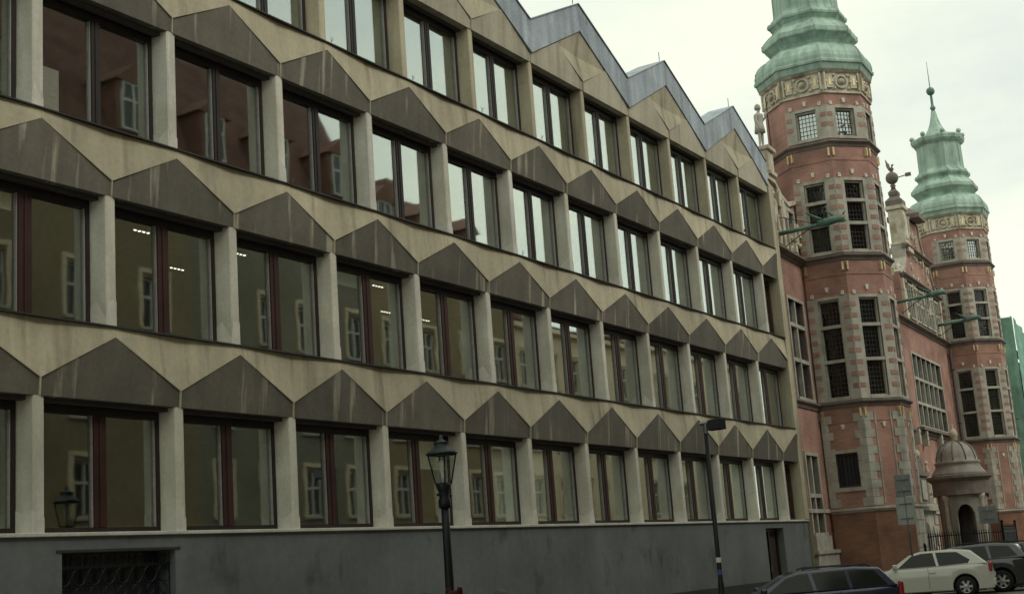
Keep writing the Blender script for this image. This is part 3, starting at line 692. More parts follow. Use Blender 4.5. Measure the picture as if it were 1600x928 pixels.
# attic storey and gables: relief-encrusted stone and brick
def gable(uc, hw, zt):
    """scrolled gable standing on the upper cornice"""
    q = [(uc - hw, Z2), (uc + hw, Z2), (uc + hw, Z2 + 2.4), (uc + hw * .93, Z2 + 2.5), (uc + hw * .72, Z2 + 2.9), (uc + hw * .62, Z2 + 3.5), (uc + hw * .6, Z2 + 4.2), (uc + hw * .35, Z2 + 4.5), (uc + hw * .26, Z2 + 5.2), (uc + hw * .22, zt), (uc - hw * .22, zt), (uc - hw * .26, Z2 + 5.2), (uc - hw * .35, Z2 + 4.5), (uc - hw * .6, Z2 + 4.2), (uc - hw * .62, Z2 + 3.5), (uc - hw * .72, Z2 + 2.9), (uc - hw * .93, Z2 + 2.5), (uc - hw, Z2 + 2.4)]
    MB().extr(q, 'y', V + .0, V + .5).build('gable', 'red_brick', hl)
    tr = MB()
    for a, b in zip(q[2:], q[3:]):
        d = Vector((b[0] - a[0], b[1] - a[1])); n_ = Vector((d.y, -d.x)).normalized() * .12
        tr.extr([(a[0], a[1]), (a[0] + n_.x, a[1] + n_.y), (b[0] + n_.x, b[1] + n_.y), (b[0], b[1])], 'y', V - .1, V + .6)
    tr.build('gable_coping', 'sandstone', hl)
    for z, hh, f_ in ((Z2 + 2.45, .2, .97), (Z2 + 4.25, .22, .64)):
        MB().extr([(V + .05, z - hh), (V - .1, z - hh), (V - .16, z - hh * .6), (V - .3, z - hh * .4), (V - .3, z), (V + .05, z + .04)], 'x', uc - hw * f_, uc + hw * f_).build('cornice', 'moulding_stone', hl)
    rl = MB(); gl = MB()
    rs = random.Random(int(uc * 7))
    for k in range(int(hw * 22)):
        x = uc + rs.uniform(-.92, .92) * hw; zz = Z2 + rs.uniform(.2, 5.4)
        lim = hw * (1 if zz < Z2 + 2.4 else .6 if zz < Z2 + 4.2 else .24)
        if abs(x - uc) > lim - .2: continue
        if rs.random() < .16: gl.ball((x, V - .06, zz), rs.uniform(.05, .1), 6)
        elif rs.random() < .5: rl.torus((x, V - .02, zz), rs.uniform(.1, .22), .06, 'y', 9, 5)
        else: w_, h2 = rs.uniform(.06, .2), rs.uniform(.12, .4); rl.box(x - w_, x + w_, V - rs.uniform(.05, .16), V + .02, zz - h2, zz + h2)
    for s_ in (-1, 1):
        for f_ in (.94, .5): rl.box(uc + s_ * hw * f_ - .14, uc + s_ * hw * f_ + .14, V - .12, V + .02, Z2 + .06, Z2 + 2.2)
        rl.torus((uc + s_ * hw * .8, V + .2, Z2 + 2.75), .28, .12, 'y', 12, 6)
    rl.build('gable_relief', 'pale_stone', hl)['kind'] = 'stuff'; gl.build('gilded_relief', 'gold', hl)['kind'] = 'stuff'
    wo = MB(); n_ = max(2, int(hw * 1.3)) 
    for k in range(n_):
        x = uc + hw * .8 * (2 * (k + .5) / n_ - 1); w_ = hw * .8 / n_ * .8
        g_ = MB().box(x - w_, x - w_ + .08, V - .14, V + .02, Z2 + .3, Z2 + 1.95).box(x + w_ - .08, x + w_, V - .14, V + .02, Z2 + .3, Z2 + 1.95).box(x - w_, x + w_, V - .14, V + .02, Z2 + 1.95, Z2 + 2.07).box(x - .05, x + .05, V - .13, V + .02, Z2 + .3, Z2 + 1.95).box(x - w_ + .08, x + w_ - .08, V - .125, V + .02, Z2 + 1.15, Z2 + 1.25).box(x - w_, x + w_, V - .14, V + .02, Z2 + .2, Z2 + .3)
        g_ = g_.build('window', 'sandstone', hl)
        MB().box(x - w_ + .08, x - .05, V - .03, V - .02, Z2 + .3, Z2 + 1.95).build('pane', 'dark_pane', g_); MB().box(x + .05, x + w_ - .08, V - .03, V - .02, Z2 + .3, Z2 + 1.95).build('pane', 'dark_pane', g_)
gable(21.0, 4.9, 18.6)
# left attic next to the office block: low gable stub with arch windows and relief
mb = MB().extr([(-6.6, Z2), (-1.7, Z2), (-1.7, 14.9), (-2.4, 14.6), (-3.0, 14.5), (-3.7, 14.6), (-4.2, 14.9), (-4.6, 15.1), (-5.95, 15.1), (-6.2, 14.8), (-6.6, 14.6)], 'y', V, V + .5); mb.build('gable', 'red_brick', hl)
rl = MB(); gl = MB(); rs = random.Random(5)
for k in range(60):
    x, zz = rs.uniform(-6.2, -2), rs.uniform(Z2 + .2, 14.9)
    if zz > 14.4 and x > -4.2: continue
    if rs.random() < .2: gl.ball((x, V - .06, zz), rs.uniform(.06, .12), 6)
    elif rs.random() < .5: rl.torus((x, V - .02, zz), rs.uniform(.1, .24), .06, 'y', 9, 5)
    else: w_, h2 = rs.uniform(.06, .2), rs.uniform(.1, .35); rl.box(x - w_, x + w_, V - rs.uniform(.05, .18), V + .02, zz - h2, zz + h2)
rl.box(-4.2, -3.9, V - .14, V + .02, Z2, 14.8).box(-6.2, -5.9, V - .14, V + .02, Z2, 14.8).box(-4.7, -6.0 + .0, V - .16, V + .3, 15.05, 15.25)
for a, b in (((-2.0, 14.8), (-3.0, 14.5)), ((-3.0, 14.5), (-3.8, 14.65)), ((-3.8, 14.65), (-4.6, 15.1))): rl.extr([(a[0], a[1]), (a[0], a[1] + .16), (b[0], b[1] + .16), (b[0], b[1])], 'y', V - .12, V + .6)
rl.build('gable_relief', 'pale_stone', hl)['kind'] = 'stuff'; gl.build('gilded_relief', 'gold', hl)['kind'] = 'stuff'
for x in (-5.1, -2.9):
    wo = MB().box(x - .5, x - .38, V - .1, V + .02, 12.7, 14.3).box(x + .38, x + .5, V - .1, V + .02, 12.7, 14.3).box(x - .5, x + .5, V - .1, V + .02, 14.3, 14.45).build('window', 'sandstone', hl)
    MB().box(x - .38, x + .38, V - .02, V - .01, 12.7, 14.3).build('pane', 'dark_pane', wo)
# red tile roof behind
mb = MB(); mb.extr([(V + .5, 12.4), (6.5, 18.4), (17.5, 12.4)], 'x', -6.8, 38); mb.build('roof', 'roof_tile', hl)
MB().box(-6.9, 38.4, 16.9, 17.3, 0, 12.4).build('rear_wall', 'red_brick', hl); MB().box(-6.95, -6.6, V + .3, 17, 0, 12.4).build('end_wall', 'red_brick', hl); MB().box(38.2, 38.5, V + .3, 17, 0, 12.4).build('end_wall', 'red_brick', hl)
mb = MB().box(-6.2, -5.2, 4.0, 4.9, 14.3, 17.9); mb.build('chimney', 'red_brick', hl)
# pier with cap on the gable's near shoulder
PU, PZ = 18.8, Z2 - .35
pr_ = MB().box(PU - .6, PU + .6, V - .25, V + .75, PZ + 4.25, PZ + 4.55).box(PU - .5, PU + .5, V - .18, V + .7, PZ + 4.56, PZ + 4.8).box(PU - .4, PU + .4, V - .1, V + .65, PZ + 4.8, PZ + 6.6)
pr_.box(PU - .3, PU + .3, V - .15, V - .09, PZ + 5.0, PZ + 6.3).box(PU - .5, PU + .5, V - .22, V + .75, PZ + 6.6, PZ + 6.8)
pr_.build('gable_pier', 'pale_stone', hl, bevel=.02)
MB().lathe([(.62, PZ + 6.8), (.62, PZ + 7.1), (.3, PZ + 7.35), (.36, PZ + 7.45), (.36, PZ + 7.6), (.12, PZ + 7.8)], 4, (PU, V + .27), math.pi / 4).build('pier_cap', 'moulding_stone', hl)
MB().lathe([(.9, Z2 + 6.0), (1.2, Z2 + 6.05), (1.2, Z2 + 6.3), (.25, Z2 + 6.8)], 4, (21.0, V + .25), math.pi / 4).build('gable_cap', 'moulding_stone', hl)
# rainwater pipes
for u in (-5.9, 13.3, 26.2):
    mb = MB().tube([(u, V - .2, .2), (u, V - .2, Z2 - .4)], .09, 8)
    for z in (2, 5, 8, 11): mb.lathe([(.115, z), (.115, z + .08)], 8, (u, V - .2))
    mb.build('rain_pipe', 'pipe_brown', hl, smooth=True)
# balcony shelf under the big window, with carved consoles and gilded shields
MB().box(15.6, 24.0, V - .35, V + .02, 7.06, 7.2).build('balcony_shelf', 'moulding_stone', hl)
for u in (14.6, 16.4, 20, 23.4):
    q = MB().ball((u, V - .2, 6.85), .14, 8).box(u - .16, u + .16, V - .3, V + .02, 6.3, 7.05).build('carved_console', 'sandstone', hl)
    MB().ball((u, V - .26, 6.6), .08, 8).build('gilded_boss', 'gold', q)

# left portal of the hall: rusticated stone front with an arched doorway
po = thing('stone_portal', 'rusticated stone portal with dark arched doorway and carved top beside the near tower', 'portal', T1, TH)
u0, u1 = 10.2, 15.2; uc = 12.7
mb = MB(); arch = [(uc + .85 * math.cos(math.pi * k / 10), 1.75 + .85 * math.sin(math.pi * k / 10)) for k in range(11)]
q = [(u0, 0), (uc - .85, 0), (uc - .85, 1.75)] + arch[::-1][1:] + [(uc + .85, 0), (u1, 0), (u1, 3.1), (u0, 3.1)]
bmf = bmesh.new()
vs = [bmf.verts.new((x, V - .45, z)) for x, z in q]; fc = bmf.faces.new(vs); bmesh.ops.triangulate(bmf, faces=[fc])
ex = bmesh.ops.extrude_face_region(bmf, geom=bmf.faces[:])
for v in [g_ for g_ in ex['geom'] if isinstance(g_, bmesh.types.BMVert)]: v.co.y = V - .02
bmesh.ops.recalc_face_normals(bmf, faces=bmf.faces); me = bpy.data.meshes.new('portal_wall'); bmf.to_mesh(me); bmf.free(); me.materials.append(MATS['sandstone']); put('portal_wall', me, po)
blk = MB().box(-.6, .6, -.05, .0, 0, .42).mesh('rustic_block', 'sandstone'); blk2 = MB().box(-.38, .38, -.05, .0, 0, .42).mesh('rustic_block', 'sandstone')
for k in range(6):
    for s_ in (-1, 1):
        put('rustic_block', (blk, blk2)[k % 2], po, (uc + s_ * (2.5 - (.6, .38)[k % 2]), V - .45, .06 + k * .48), 0, .02)
MB().box(uc - .85, uc + .85, V - .12, V - .05, 0, 2.65).build('door_leaf', 'dark_wood', po)
MB().box(u0 - .15, u1 + .15, V - .7, V + .02, 3.1, 3.3).box(u0 - .05, u1 + .05, V - .58, V + .02, 3.301, 3.42).build('cornice', 'sandstone', po)
mb = MB().box(uc - 1.1, uc + 1.1, V - .5, V + .02, 3.43, 4.7).box(uc - 1.3, uc + 1.3, V - .62, V + .02, 4.7, 4.9).box(uc - .8, uc + .8, V - .45, V + .02, 4.9, 5.5)
for s_ in (-1, 1): mb.torus((uc + s_ * 1.3, V - .3, 3.8), .3, .13, 'y', 12, 6).torus((uc + s_ * 1.0, V - .28, 5.2), .2, .09, 'y', 12, 6)
mb.build('carved_attic', 'moulding_stone', po)
for s_ in (-1, 1): MB().lathe([(.24, 3.43), (.24, 3.75), (.14, 3.8), (.2, 3.95), (.05, 5.3), (.1, 5.38), (.02, 5.5)], 8, (uc + s_ * 2.1, V - .35)).build('obelisk', 'pale_stone', po)
MB().box(uc - .5, uc + .5, V - .56, V - .5, 3.6, 4.5).build('cartouche', 'sandstone', po); MB().ball((uc, V - .3, 5.72), .25, 8).build('stone_ball', 'sandstone', po, smooth=True)

# ------------------------------------------------------------------ statue helper: one continuous skinned body
def skinned(name, joints, edges, material, parent=None, loc=(0, 0, 0), rz=0, sub=2):
    me = bpy.data.meshes.new(name); ks = list(joints)
    me.from_pydata([joints[k][:3] for k in ks], [(ks.index(a), ks.index(b)) for a, b in edges], []); me.update()
    b = bmesh.new(); b.from_mesh(me); ly = b.verts.layers.skin.verify(); b.verts.ensure_lookup_table()
    for i, k in enumerate(ks):
        r = joints[k][3]; b.verts[i][ly].radius = r if isinstance(r, tuple) else (r, r); b.verts[i][ly].use_root = (i == 0)
    b.to_mesh(me); b.free()
    me.materials.append(MATS[material])
    o = put(name, me, parent, loc, rz)
    m = o.modifiers.new('Skin', 'SKIN'); m.use_smooth_shade = True; m.branch_smoothing = .3
    o.modifiers.new('Subdivision', 'SUBSURF').levels = sub; o.modifiers['Subdivision'].render_levels = sub
    return o
def human(k=1.0, step=.12, armr=None):
    """joints of a standing figure 1.72*k tall facing -y, mid-step; hands with five fingers"""
    J = {'pel': (0, 0, .95, (.15, .11)), 'wst': (0, 0, 1.10, (.135, .10)), 'che': (0, -.01, 1.30, (.165, .115)), 'nkb': (0, 0, 1.45, (.07, .065)), 'nk': (0, -.01, 1.51, .052), 'jaw': (0, -.035, 1.565, (.062, .07)), 'hd': (0, -.025, 1.635, (.075, .092)), 'top': (0, -.01, 1.70, (.055, .065))}
    E_ = [('pel', 'wst'), ('wst', 'che'), ('che', 'nkb'), ('nkb', 'nk'), ('nk', 'jaw'), ('jaw', 'hd'), ('hd', 'top')]
    for s_, n in ((-1, 'l'), (1, 'r')):
        st = step * s_
        J.update({'hip' + n: (.09 * s_, 0, .90, .095), 'kn' + n: (.10 * s_, -st * .7 - .02, .50, .065), 'an' + n: (.10 * s_, -st, .09, .045), 'to' + n: (.11 * s_, -st - .16, .035, .035)})
        E_ += [('pel', 'hip' + n), ('hip' + n, 'kn' + n), ('kn' + n, 'an' + n), ('an' + n, 'to' + n)]
        J.update({'sh' + n: (.185 * s_, 0, 1.40, .062), 'el' + n: (.24 * s_, .05 + st * .4, 1.12, .046), 'wr' + n: (.25 * s_, -.05 + st * .8, .88, .03), 'pa' + n: (.25 * s_, -.07 + st * .85, .80, (.022, .032))})
        E_ += [('che', 'sh' + n), ('sh' + n, 'el' + n), ('el' + n, 'wr' + n), ('wr' + n, 'pa' + n)]
        bx, by, bz = .25 * s_, -.07 + st * .85, .77
        for i, (dy, ln) in enumerate(((-.03, .06), (-.01, .072), (.01, .068), (.03, .052))):
            J['f%d%s' % (i, n)] = (bx, by + dy, bz - ln * .5, .009); J['g%d%s' % (i, n)] = (bx - .012 * s_, by + dy, bz - ln, .008)
            E_ += [('pa' + n, 'f%d%s' % (i, n)), ('f%d%s' % (i, n), 'g%d%s' % (i, n))]
        J['t' + n] = (bx - .02 * s_, by - .045, bz + .005, .010); J['u' + n] = (bx - .025 * s_, by - .05, bz - .03, .008); E_ += [('wr' + n, 't' + n), ('t' + n, 'u' + n)]
    J = {a: (v[0] * k, v[1] * k, v[2] * k, tuple(q * k for q in v[3]) if isinstance(v[3], tuple) else v[3] * k) for a, v in J.items()}
    return J, E_

# stone warrior on the left gable
def wl(u, v, z):  # local hall coordinates to world
    c, s_ = math.cos(TH), math.sin(TH); return (T1[0] + u * c - v * s_, T1[1] + u * s_ + v * c, G + z)
st = thing('warrior_statue', 'grey stone warrior statue on a pedestal at the gable edge above the office roof', 'statue', wl(-5.0, V + .1, 15.25), TH)
MB().box(-.42, .42, -.35, .35, 0, .16).box(-.34, .34, -.28, .28, .16, .95).box(-.44, .44, -.38, .38, .95, 1.1).build('pedestal', 'pale_stone', st, bevel=.02)
J, E_ = human(.95, .03)
J['elr'] = (.34, -.05, 1.15, .05); J['wrr'] = (.33, -.2, 1.36, .035); J['par'] = (.33, -.24, 1.42, .035)
for n in range(4):
    J['f%dr' % n] = (.33 + .02 * n - .03, -.27, 1.43, .009); J['g%dr' % n] = (.33 + .02 * n - .03, -.27, 1.40, .008)
J['tr'] = (.30, -.24, 1.40, .01); J['ur'] = (.31, -.27, 1.41, .008)
skinned('body', J, E_, 'sandstone', st, (0, 0, 1.1))
MB().lathe([(.21, 1.72), (.18, 1.95), (.16, 2.1), (.18, 2.32), (.17, 2.42)], 12, (0, 0)).build('tunic', 'sandstone', st, smooth=True)
MB().lathe([(.11, 2.62), (.12, 2.68), (.10, 2.78), (.03, 2.84)], 10, (0, 0)).build('helmet', 'sandstone', st, smooth=True)
MB().tube([(.33, -.26, 1.2), (.33, -.26, 3.15)], .02, 6).build('spear', 'iron', st)

# gilded-beaked eagle finial on the gable pier
ef = thing('eagle_finial', 'dark stone globe with spread winged eagle on top of the gable pier', 'finial', wl(18.8, V + .27, Z2 + 7.43), TH)
MB().lathe([(.14, 0), (.1, .12), (.16, .18), (.08, .3)], 10).ball((0, 0, .62), .34, 12).build('globe', 'moulding_stone', ef, smooth=True)
mb = MB().tube([(0, .0, .95), (0, -.05, 1.12), (0, -.08, 1.3), (0, -.16, 1.36)], [.07, .12, .07, .03], 8)
for s_ in (-1, 1): mb.poly([(0, .02, 1.2), (s_ * .14, .08, 1.42), (s_ * .38, .12, 1.55), (s_ * .30, .12, 1.2), (s_ * .1, .06, 1.02), (0, .06, 1.2), (s_ * .14, .12, 1.42), (s_ * .38, .16, 1.55), (s_ * .30, .16, 1.2), (s_ * .1, .1, 1.02)], [(0, 1, 2, 3, 4), (9, 8, 7, 6, 5), (0, 1, 6, 5), (1, 2, 7, 6), (2, 3, 8, 7), (3, 4, 9, 8), (4, 0, 5, 9)])
mb.build('eagle', 'moulding_stone', ef)
MB().tube([(0, -.3, .6), (0, -.85, .66)], .03, 6).box(-.02, .02, -1.0, -.7, .56, .76).build('arrow_vane', 'moulding_stone', ef)

# copper dragon waterspouts
def gargoyle(u, z, ln, label):
    o = thing('dragon_waterspout', label, 'waterspout', wl(u, V, z), TH, 'green copper dragon waterspouts')
    MB().tube([(0, .1, 0), (0, -.25 * ln, .03), (0, -.6 * ln, .06), (0, -.68 * ln, .08)], [.085, .08, .075, .075], 8).build('spout_pipe', 'copper_dark', o, smooth=True)
    mb = MB().tube([(0, -.62 * ln, .06), (0, -.74 * ln, .12), (0, -.86 * ln, .15), (0, -.96 * ln, .16), (0, -1.02 * ln, .14)], [.08, .15, .14, .12, .07], 8)
    mb.tube([(0, -.9 * ln, .14), (0, -1.0 * ln, .06), (0, -1.04 * ln, .06)], [.1, .06, .03], 6)
    for s_ in (-1, 1): mb.tube([(s_ * .1, -.84 * ln, .36), (s_ * .15, -.78 * ln, .52)], [.05, .015], 5); mb.poly([(s_ * .1, -.62 * ln, .2), (s_ * .42, -.5 * ln, .5), (s_ * .4, -.66 * ln, .25), (s_ * .12, -.72 * ln, .2), (s_ * .1, -.62 * ln, .24), (s_ * .42, -.5 * ln, .53), (s_ * .4, -.66 * ln, .29), (s_ * .12, -.72 * ln, .24)], [(0, 1, 2, 3), (7, 6, 5, 4), (0, 1, 5, 4), (1, 2, 6, 5), (2, 3, 7, 6), (3, 0, 4, 7)])
    mb.tube([(0, -1.0 * ln, .3), (0, -1.05 * ln, .42)], [.04, .015], 5)
    mb.build('dragon_head', 'copper_dark', o, smooth=True)
    MB().tube([(0, .02, -.7), (0, -.3 * ln, -.25), (0, -.55 * ln, .05)], .018, 5).tube([(0, .02, .7), (0, -.55 * ln, .18)], .012, 5).build('stay', 'iron', o)
gargoyle(-4.75, 13.1, 2.5, 'green copper dragon waterspout nearest the office block, reaching across the near tower')
gargoyle(14.9, 13.35, 2.3, 'upper of two thin green dragon waterspouts between the towers')
gargoyle(24.1, 13.3, 2.35, 'green dragon waterspout reaching in front of the far tower windows')

# domed well house in front of the hall
wh = thing('domed_well_house', 'small round stone well house with ribbed dome and columns between the towers', 'well house', wl(11.2, -1.55, 0), TH); wh.scale = (.88, .88, 1)
MB().lathe([(1.55, 0), (1.55, .15), (1.45, .17), (1.45, .32), (1.35, .34), (1.35, .9), (1.42, .95), (1.42, 1.08), (1.0, 1.1)], 16).build('stepped_base', 'dome_stone', wh)
for k in range(4):
    a = R(240 + 90 * k); cx, cy = 1.18 * math.cos(a), 1.18 * math.sin(a)
    c = MB().lathe([(.2, 1.1), (.2, 1.2), (.16, 1.24), (.155, 1.3), (.125, 3.35), (.15, 3.4), (.2, 3.5), (.22, 3.62)], 12, (cx, cy)).build('column', 'pale_stone', wh, smooth=True)
    # arched wall between the columns
    b0, b1 = a + R(8), a + R(82); seg = 14; mb = MB()
    for i in range(seg):
        t0, t1_ = i / seg, (i + 1) / seg; g0, g1 = b0 + (b1 - b0) * t0, b0 + (b1 - b0) * t1_
        if .22 < (t0 + t1_) / 2 < .78:
            zA = 2.6 + .6 * math.sqrt(max(0, 1 - ((t0 - .5) / .3) ** 2)); zB = 2.6 + .6 * math.sqrt(max(0, 1 - ((t1_ - .5) / .3) ** 2))
        else: zA = zB = 1.1
        P = lambda r_, g_, z_: (r_ * math.cos(g_), r_ * math.sin(g_), z_)
        mb.poly([P(1.2, g0, zA), P(1.2, g1, zB), P(1.2, g1, 3.6), P(1.2, g0, 3.6), P(1.02, g0, zA), P(1.02, g1, zB), P(1.02, g1, 3.6), P(1.02, g0, 3.6)], [(0, 1, 2, 3), (7, 6, 5, 4), (0, 4, 5, 1), (1, 5, 6, 2), (2, 6, 7, 3), (3, 7, 4, 0)])
    mb.build('arched_wall', 'dome_stone', wh)
MB().lathe([(1.0, 3.62), (1.4, 3.62), (1.38, 3.8), (1.4, 4.2), (1.5, 4.28), (1.62, 4.36), (1.62, 4.48), (1.3, 4.52), (1.0, 4.4)], 20, cap=False).build('entablature', 'moulding_stone', wh)
MB().lathe([(1.36, 4.5), (1.30, 4.62), (1.12, 4.85), (1.08, 4.98), (1.14, 5.02), (1.14, 5.10), (1.02, 5.14), (1.0, 5.3), (.92, 5.55), (.74, 5.78), (.48, 5.94), (.2, 6.02), (.02, 6.04)], 20).build('dome', 'dome_stone', wh, smooth=True)
mb = MB()
for k in range(10):
    a = 2 * math.pi * k / 10; mb.tube([(r_ * math.cos(a), r_ * math.sin(a), z_) for r_, z_ in ((1.02, 5.15), (1.01, 5.3), (.93, 5.56), (.75, 5.8), (.48, 5.96), (.2, 6.04))], .035, 5)
mb.build('dome_rib', 'moulding_stone', wh, smooth=True)
MB().lathe([(.18, 6.0), (.12, 6.15), (.2, 6.25), (.24, 6.38), (.14, 6.52), (.05, 6.65), (.01, 6.85)], 10).build('finial', 'pale_stone', wh, smooth=True)
MB().lathe([(.95, .9), (.95, 1.0), (.85, 1.02), (.85, 1.12), (.2, 1.1)], 14).build('well_head', 'moulding_stone', wh)
MB().lathe([(.3, 1.1), (.3, 3.2)], 10).build('well_shaft', 'dark_wood', wh)

# iron railing round the well
rl_ = thing('iron_railing', 'dark wrought iron railing around the foot of the well house', 'railing', wl(11.2, -1.5, 0), TH)
brm = MB().box(-.018, .018, -.018, .018, 0, 2.05).poly([(-.03, 0, 2.05), (.03, 0, 2.05), (0, .01, 2.25), (0, -.01, 2.1)], [(0, 1, 2), (0, 3, 1), (0, 2, 3), (1, 3, 2)]).mesh('bar', 'iron')
sides = [((-2.0, 1.4), (-2.0, -1.9)), ((-2.0, -1.9), (1.6, -1.9))]
for a, b in sides:
    a, b = Vector(a), Vector(b); n_ = int((b - a).length / .095)
    for i in range(n_ + 1): p = a + (b - a) * i / n_; put('bar', brm, rl_, (p.x, p.y, 0))
    for z in (.25, 1.0, 1.9): MB().tube([(a.x, a.y, z), (b.x, b.y, z)], .022, 6).build('rail', 'iron', rl_)
    for p in (a, b): MB().box(p.x - .05, p.x + .05, p.y - .05, p.y + .05, 0, 2.25).ball((p.x, p.y, 2.32), .07, 8).build('post', 'iron', rl_)

# netted house under repair beyond the far tower
nh = thing('netted_house', 'house under repair wrapped in green scaffold netting at the right edge', 'building', (76.6, .4, G), TH)
MB().box(.9, 16, .9, 10, 0, 13.2).build('wall', 'grey_wall', nh)
mb = MB(); NX, NZ = 26, 16
rs = random.Random(3)
def sheet(fn, nu, nv):
    o = len(mb.v)
    for i in range(nu + 1):
        for j in range(nv + 1): mb.v.append(fn(i / nu, j / nv))
    for i in range(nu):
        for j in range(nv): mb.f.append([o + i * (nv + 1) + j, o + (i + 1) * (nv + 1) + j, o + (i + 1) * (nv + 1) + j + 1, o + i * (nv + 1) + j + 1])
topz = lambda x: 15.3 - .11 * x
sheet(lambda s_, t_: (16 * s_, -.05 - .09 * math.sin(s_ * 41) * math.cos(t_ * 17 + s_ * 9), .3 + (topz(16 * s_) - .3) * t_), 80, 24)
sheet(lambda s_, t_: (-.05 - .09 * math.sin(s_ * 9) * math.cos(t_ * 17), .0 + 6 * s_, .3 + (topz(0) - .3) * t_), 24, 24)
nt_ = mb.build('netting', 'net_green', nh, smooth=True)
for x in (0.05, 2.5, 5, 7.5, 10):
    for y in (.08, .7): MB().tube([(x, y, 0), (x, y, topz(x) + .1)], .024, 6).build('scaffold_tube', 'galvanised', nh)
for z in (2.2, 4.4, 6.6, 8.8, 11, 13.2): MB().box(0, 16, .12, .68, z, z + .05).build('scaffold_deck', 'dark_wood', nh)

# ------------------------------------------------------------------ houses across the street (mostly seen mirrored in the office windows; first three raised to block light)
YO = -19.5
def house(x0, x1, eave, ridge, wallm, label, wx=2.7, fh=3.35, steep=5.5, dorm=True, wh_=1.85):
    hs = thing('town_house', label, 'building', ((x0 + x1) / 2, YO, G), 0, 'houses across the street mirrored in the windows')
    W = x1 - x0; a = W / 2; e = eave - G; rz_ = ridge - G
    nw = max(2, int(W / wx)); rows = int((e - .6) / fh); holes = []
    for r in range(rows):
        for k in range(nw):
            u = W * (k + .5) / nw; z = 1.1 + r * fh
            if z + wh_ < e - .3: holes.append((u - .55, u + .55, z, z + wh_))
    mb = MB(); panel(mb, (a, 0), (-1, 0), (0, -1), W, 0, e, holes, .22); mb.build('wall', wallm, hs)
    MB().box(-a, a, -11, -10.8, 0, e).box(-a, -a + .2, -10.8, -.3, 0, e).box(a - .2, a, -10.8, -.3, 0, e).build('side_wall', wallm, hs)
    wf = MB().box(-.55, -.47, .0, .08, 0, wh_).box(.47, .55, 0, .08, 0, wh_).box(-.47, .47, 0, .08, wh_ - .08, wh_).box(-.47, .47, 0, .08, 0, .08).box(-.045, .045, 0, .09, .08, wh_ - .08).box(-.47, .47, .0, .085, wh_ * .6, wh_ * .6 + .09).mesh('window', 'sash_grey')
    pn_ = MB().box(-.47, .47, -.02, -.01, .08, wh_ - .08).mesh('pane', 'dark_pane'); sl = MB().box(-.68, .68, .1, .32, -.1, -.01).mesh('sill', 'grey_wall'); arc = MB().box(-.72, -.56, .2, .26, 0, wh_ + .14).box(.56, .72, .2, .26, 0, wh_ + .14).box(-.72, .72, .2, .27, wh_ + .14, wh_ + .3).mesh('surround', 'cream_wall')
    for u0, u1, z0, z1 in holes:
        o = put('window', wf, hs, (a - (u0 + u1) / 2, -.2, z0)); put('pane', pn_, o); put('sill', sl, o); put('surround', arc, o)
    for z in (3.9, e - .35): MB().box(-a, a, .0, .14 if z < 5 else .35, z, z + .22).build('cornice', 'cream_wall', hs)
    MB().extr([(.3, e), (-steep, rz_), (-11, e)], 'x', -a, a).build('roof', 'roof_tile', hs)
    if dorm:
        for k in range(nw // 2 + 1):
            x = -a + W * (k + .5) / (nw // 2 + 1); t_ = .4; y = .3 - (steep + .3) * t_; z = e + (rz_ - e) * t_ - .6
            d = MB().box(x - .75, x + .75, y - 1.6, y + .75, z - .4, z + 1.5).extr([(x - .95, z + 1.5), (x + .95, z + 1.5), (x, z + 2.3)], 'y', y - 2.5, y + .9).build('dormer', 'red_wall', hs)
            q = put('dormer_window', wf, hs, (x, y + .76, z - .35)); put('pane', pn_, q, (0, .035, 0))
    MB().box(a * .3, a * .3 + .9, -5.5, -4.6, rz_ - 1.5, rz_ + 1.1).build('chimney', 'red_wall', hs)
house(-34, -16, 15.5, 21, 'grey_wall', 'unseen grey rendered house, raised to block light, at the far end of the row across the street')  # unseen even mirrored; tall to keep sky light off the facade
house(-16, -1, 17.0, 23, 'cream_wall', 'unseen cream rendered house, raised to block light, between grey and ochre houses across the street')  # also out of view, made tall to hold back light
house(-1, 13, 17.5, 24, 'ochre_wall', 'ochre house with red roof raised to shade the left end of the office block')  # height raised to darken the lower left of the office facade
house(13, 23.5, 13.4, 21.5, 'ochre_wall', 'tall ochre house with steep red roof mirrored in the left windows', steep=3.2)
house(23.5, 34.5, 13.6, 21.0, 'olive_wall', 'olive grey house with red dormers mirrored in the middle windows', steep=3.0)
house(34.5, 46.5, 13.3, 18.4, 'ochre_wall', 'ochre house with lower red roof mirrored right of the middle', steep=4)
house(46.5, 60, 11.8, 13.4, 'cream_wall', 'low cream house mirrored in the right second floor windows', dorm=False)
house(60, 78, 12.2, 13.8, 'cream_wall', 'long cream house mirrored at the far right end', dorm=False)

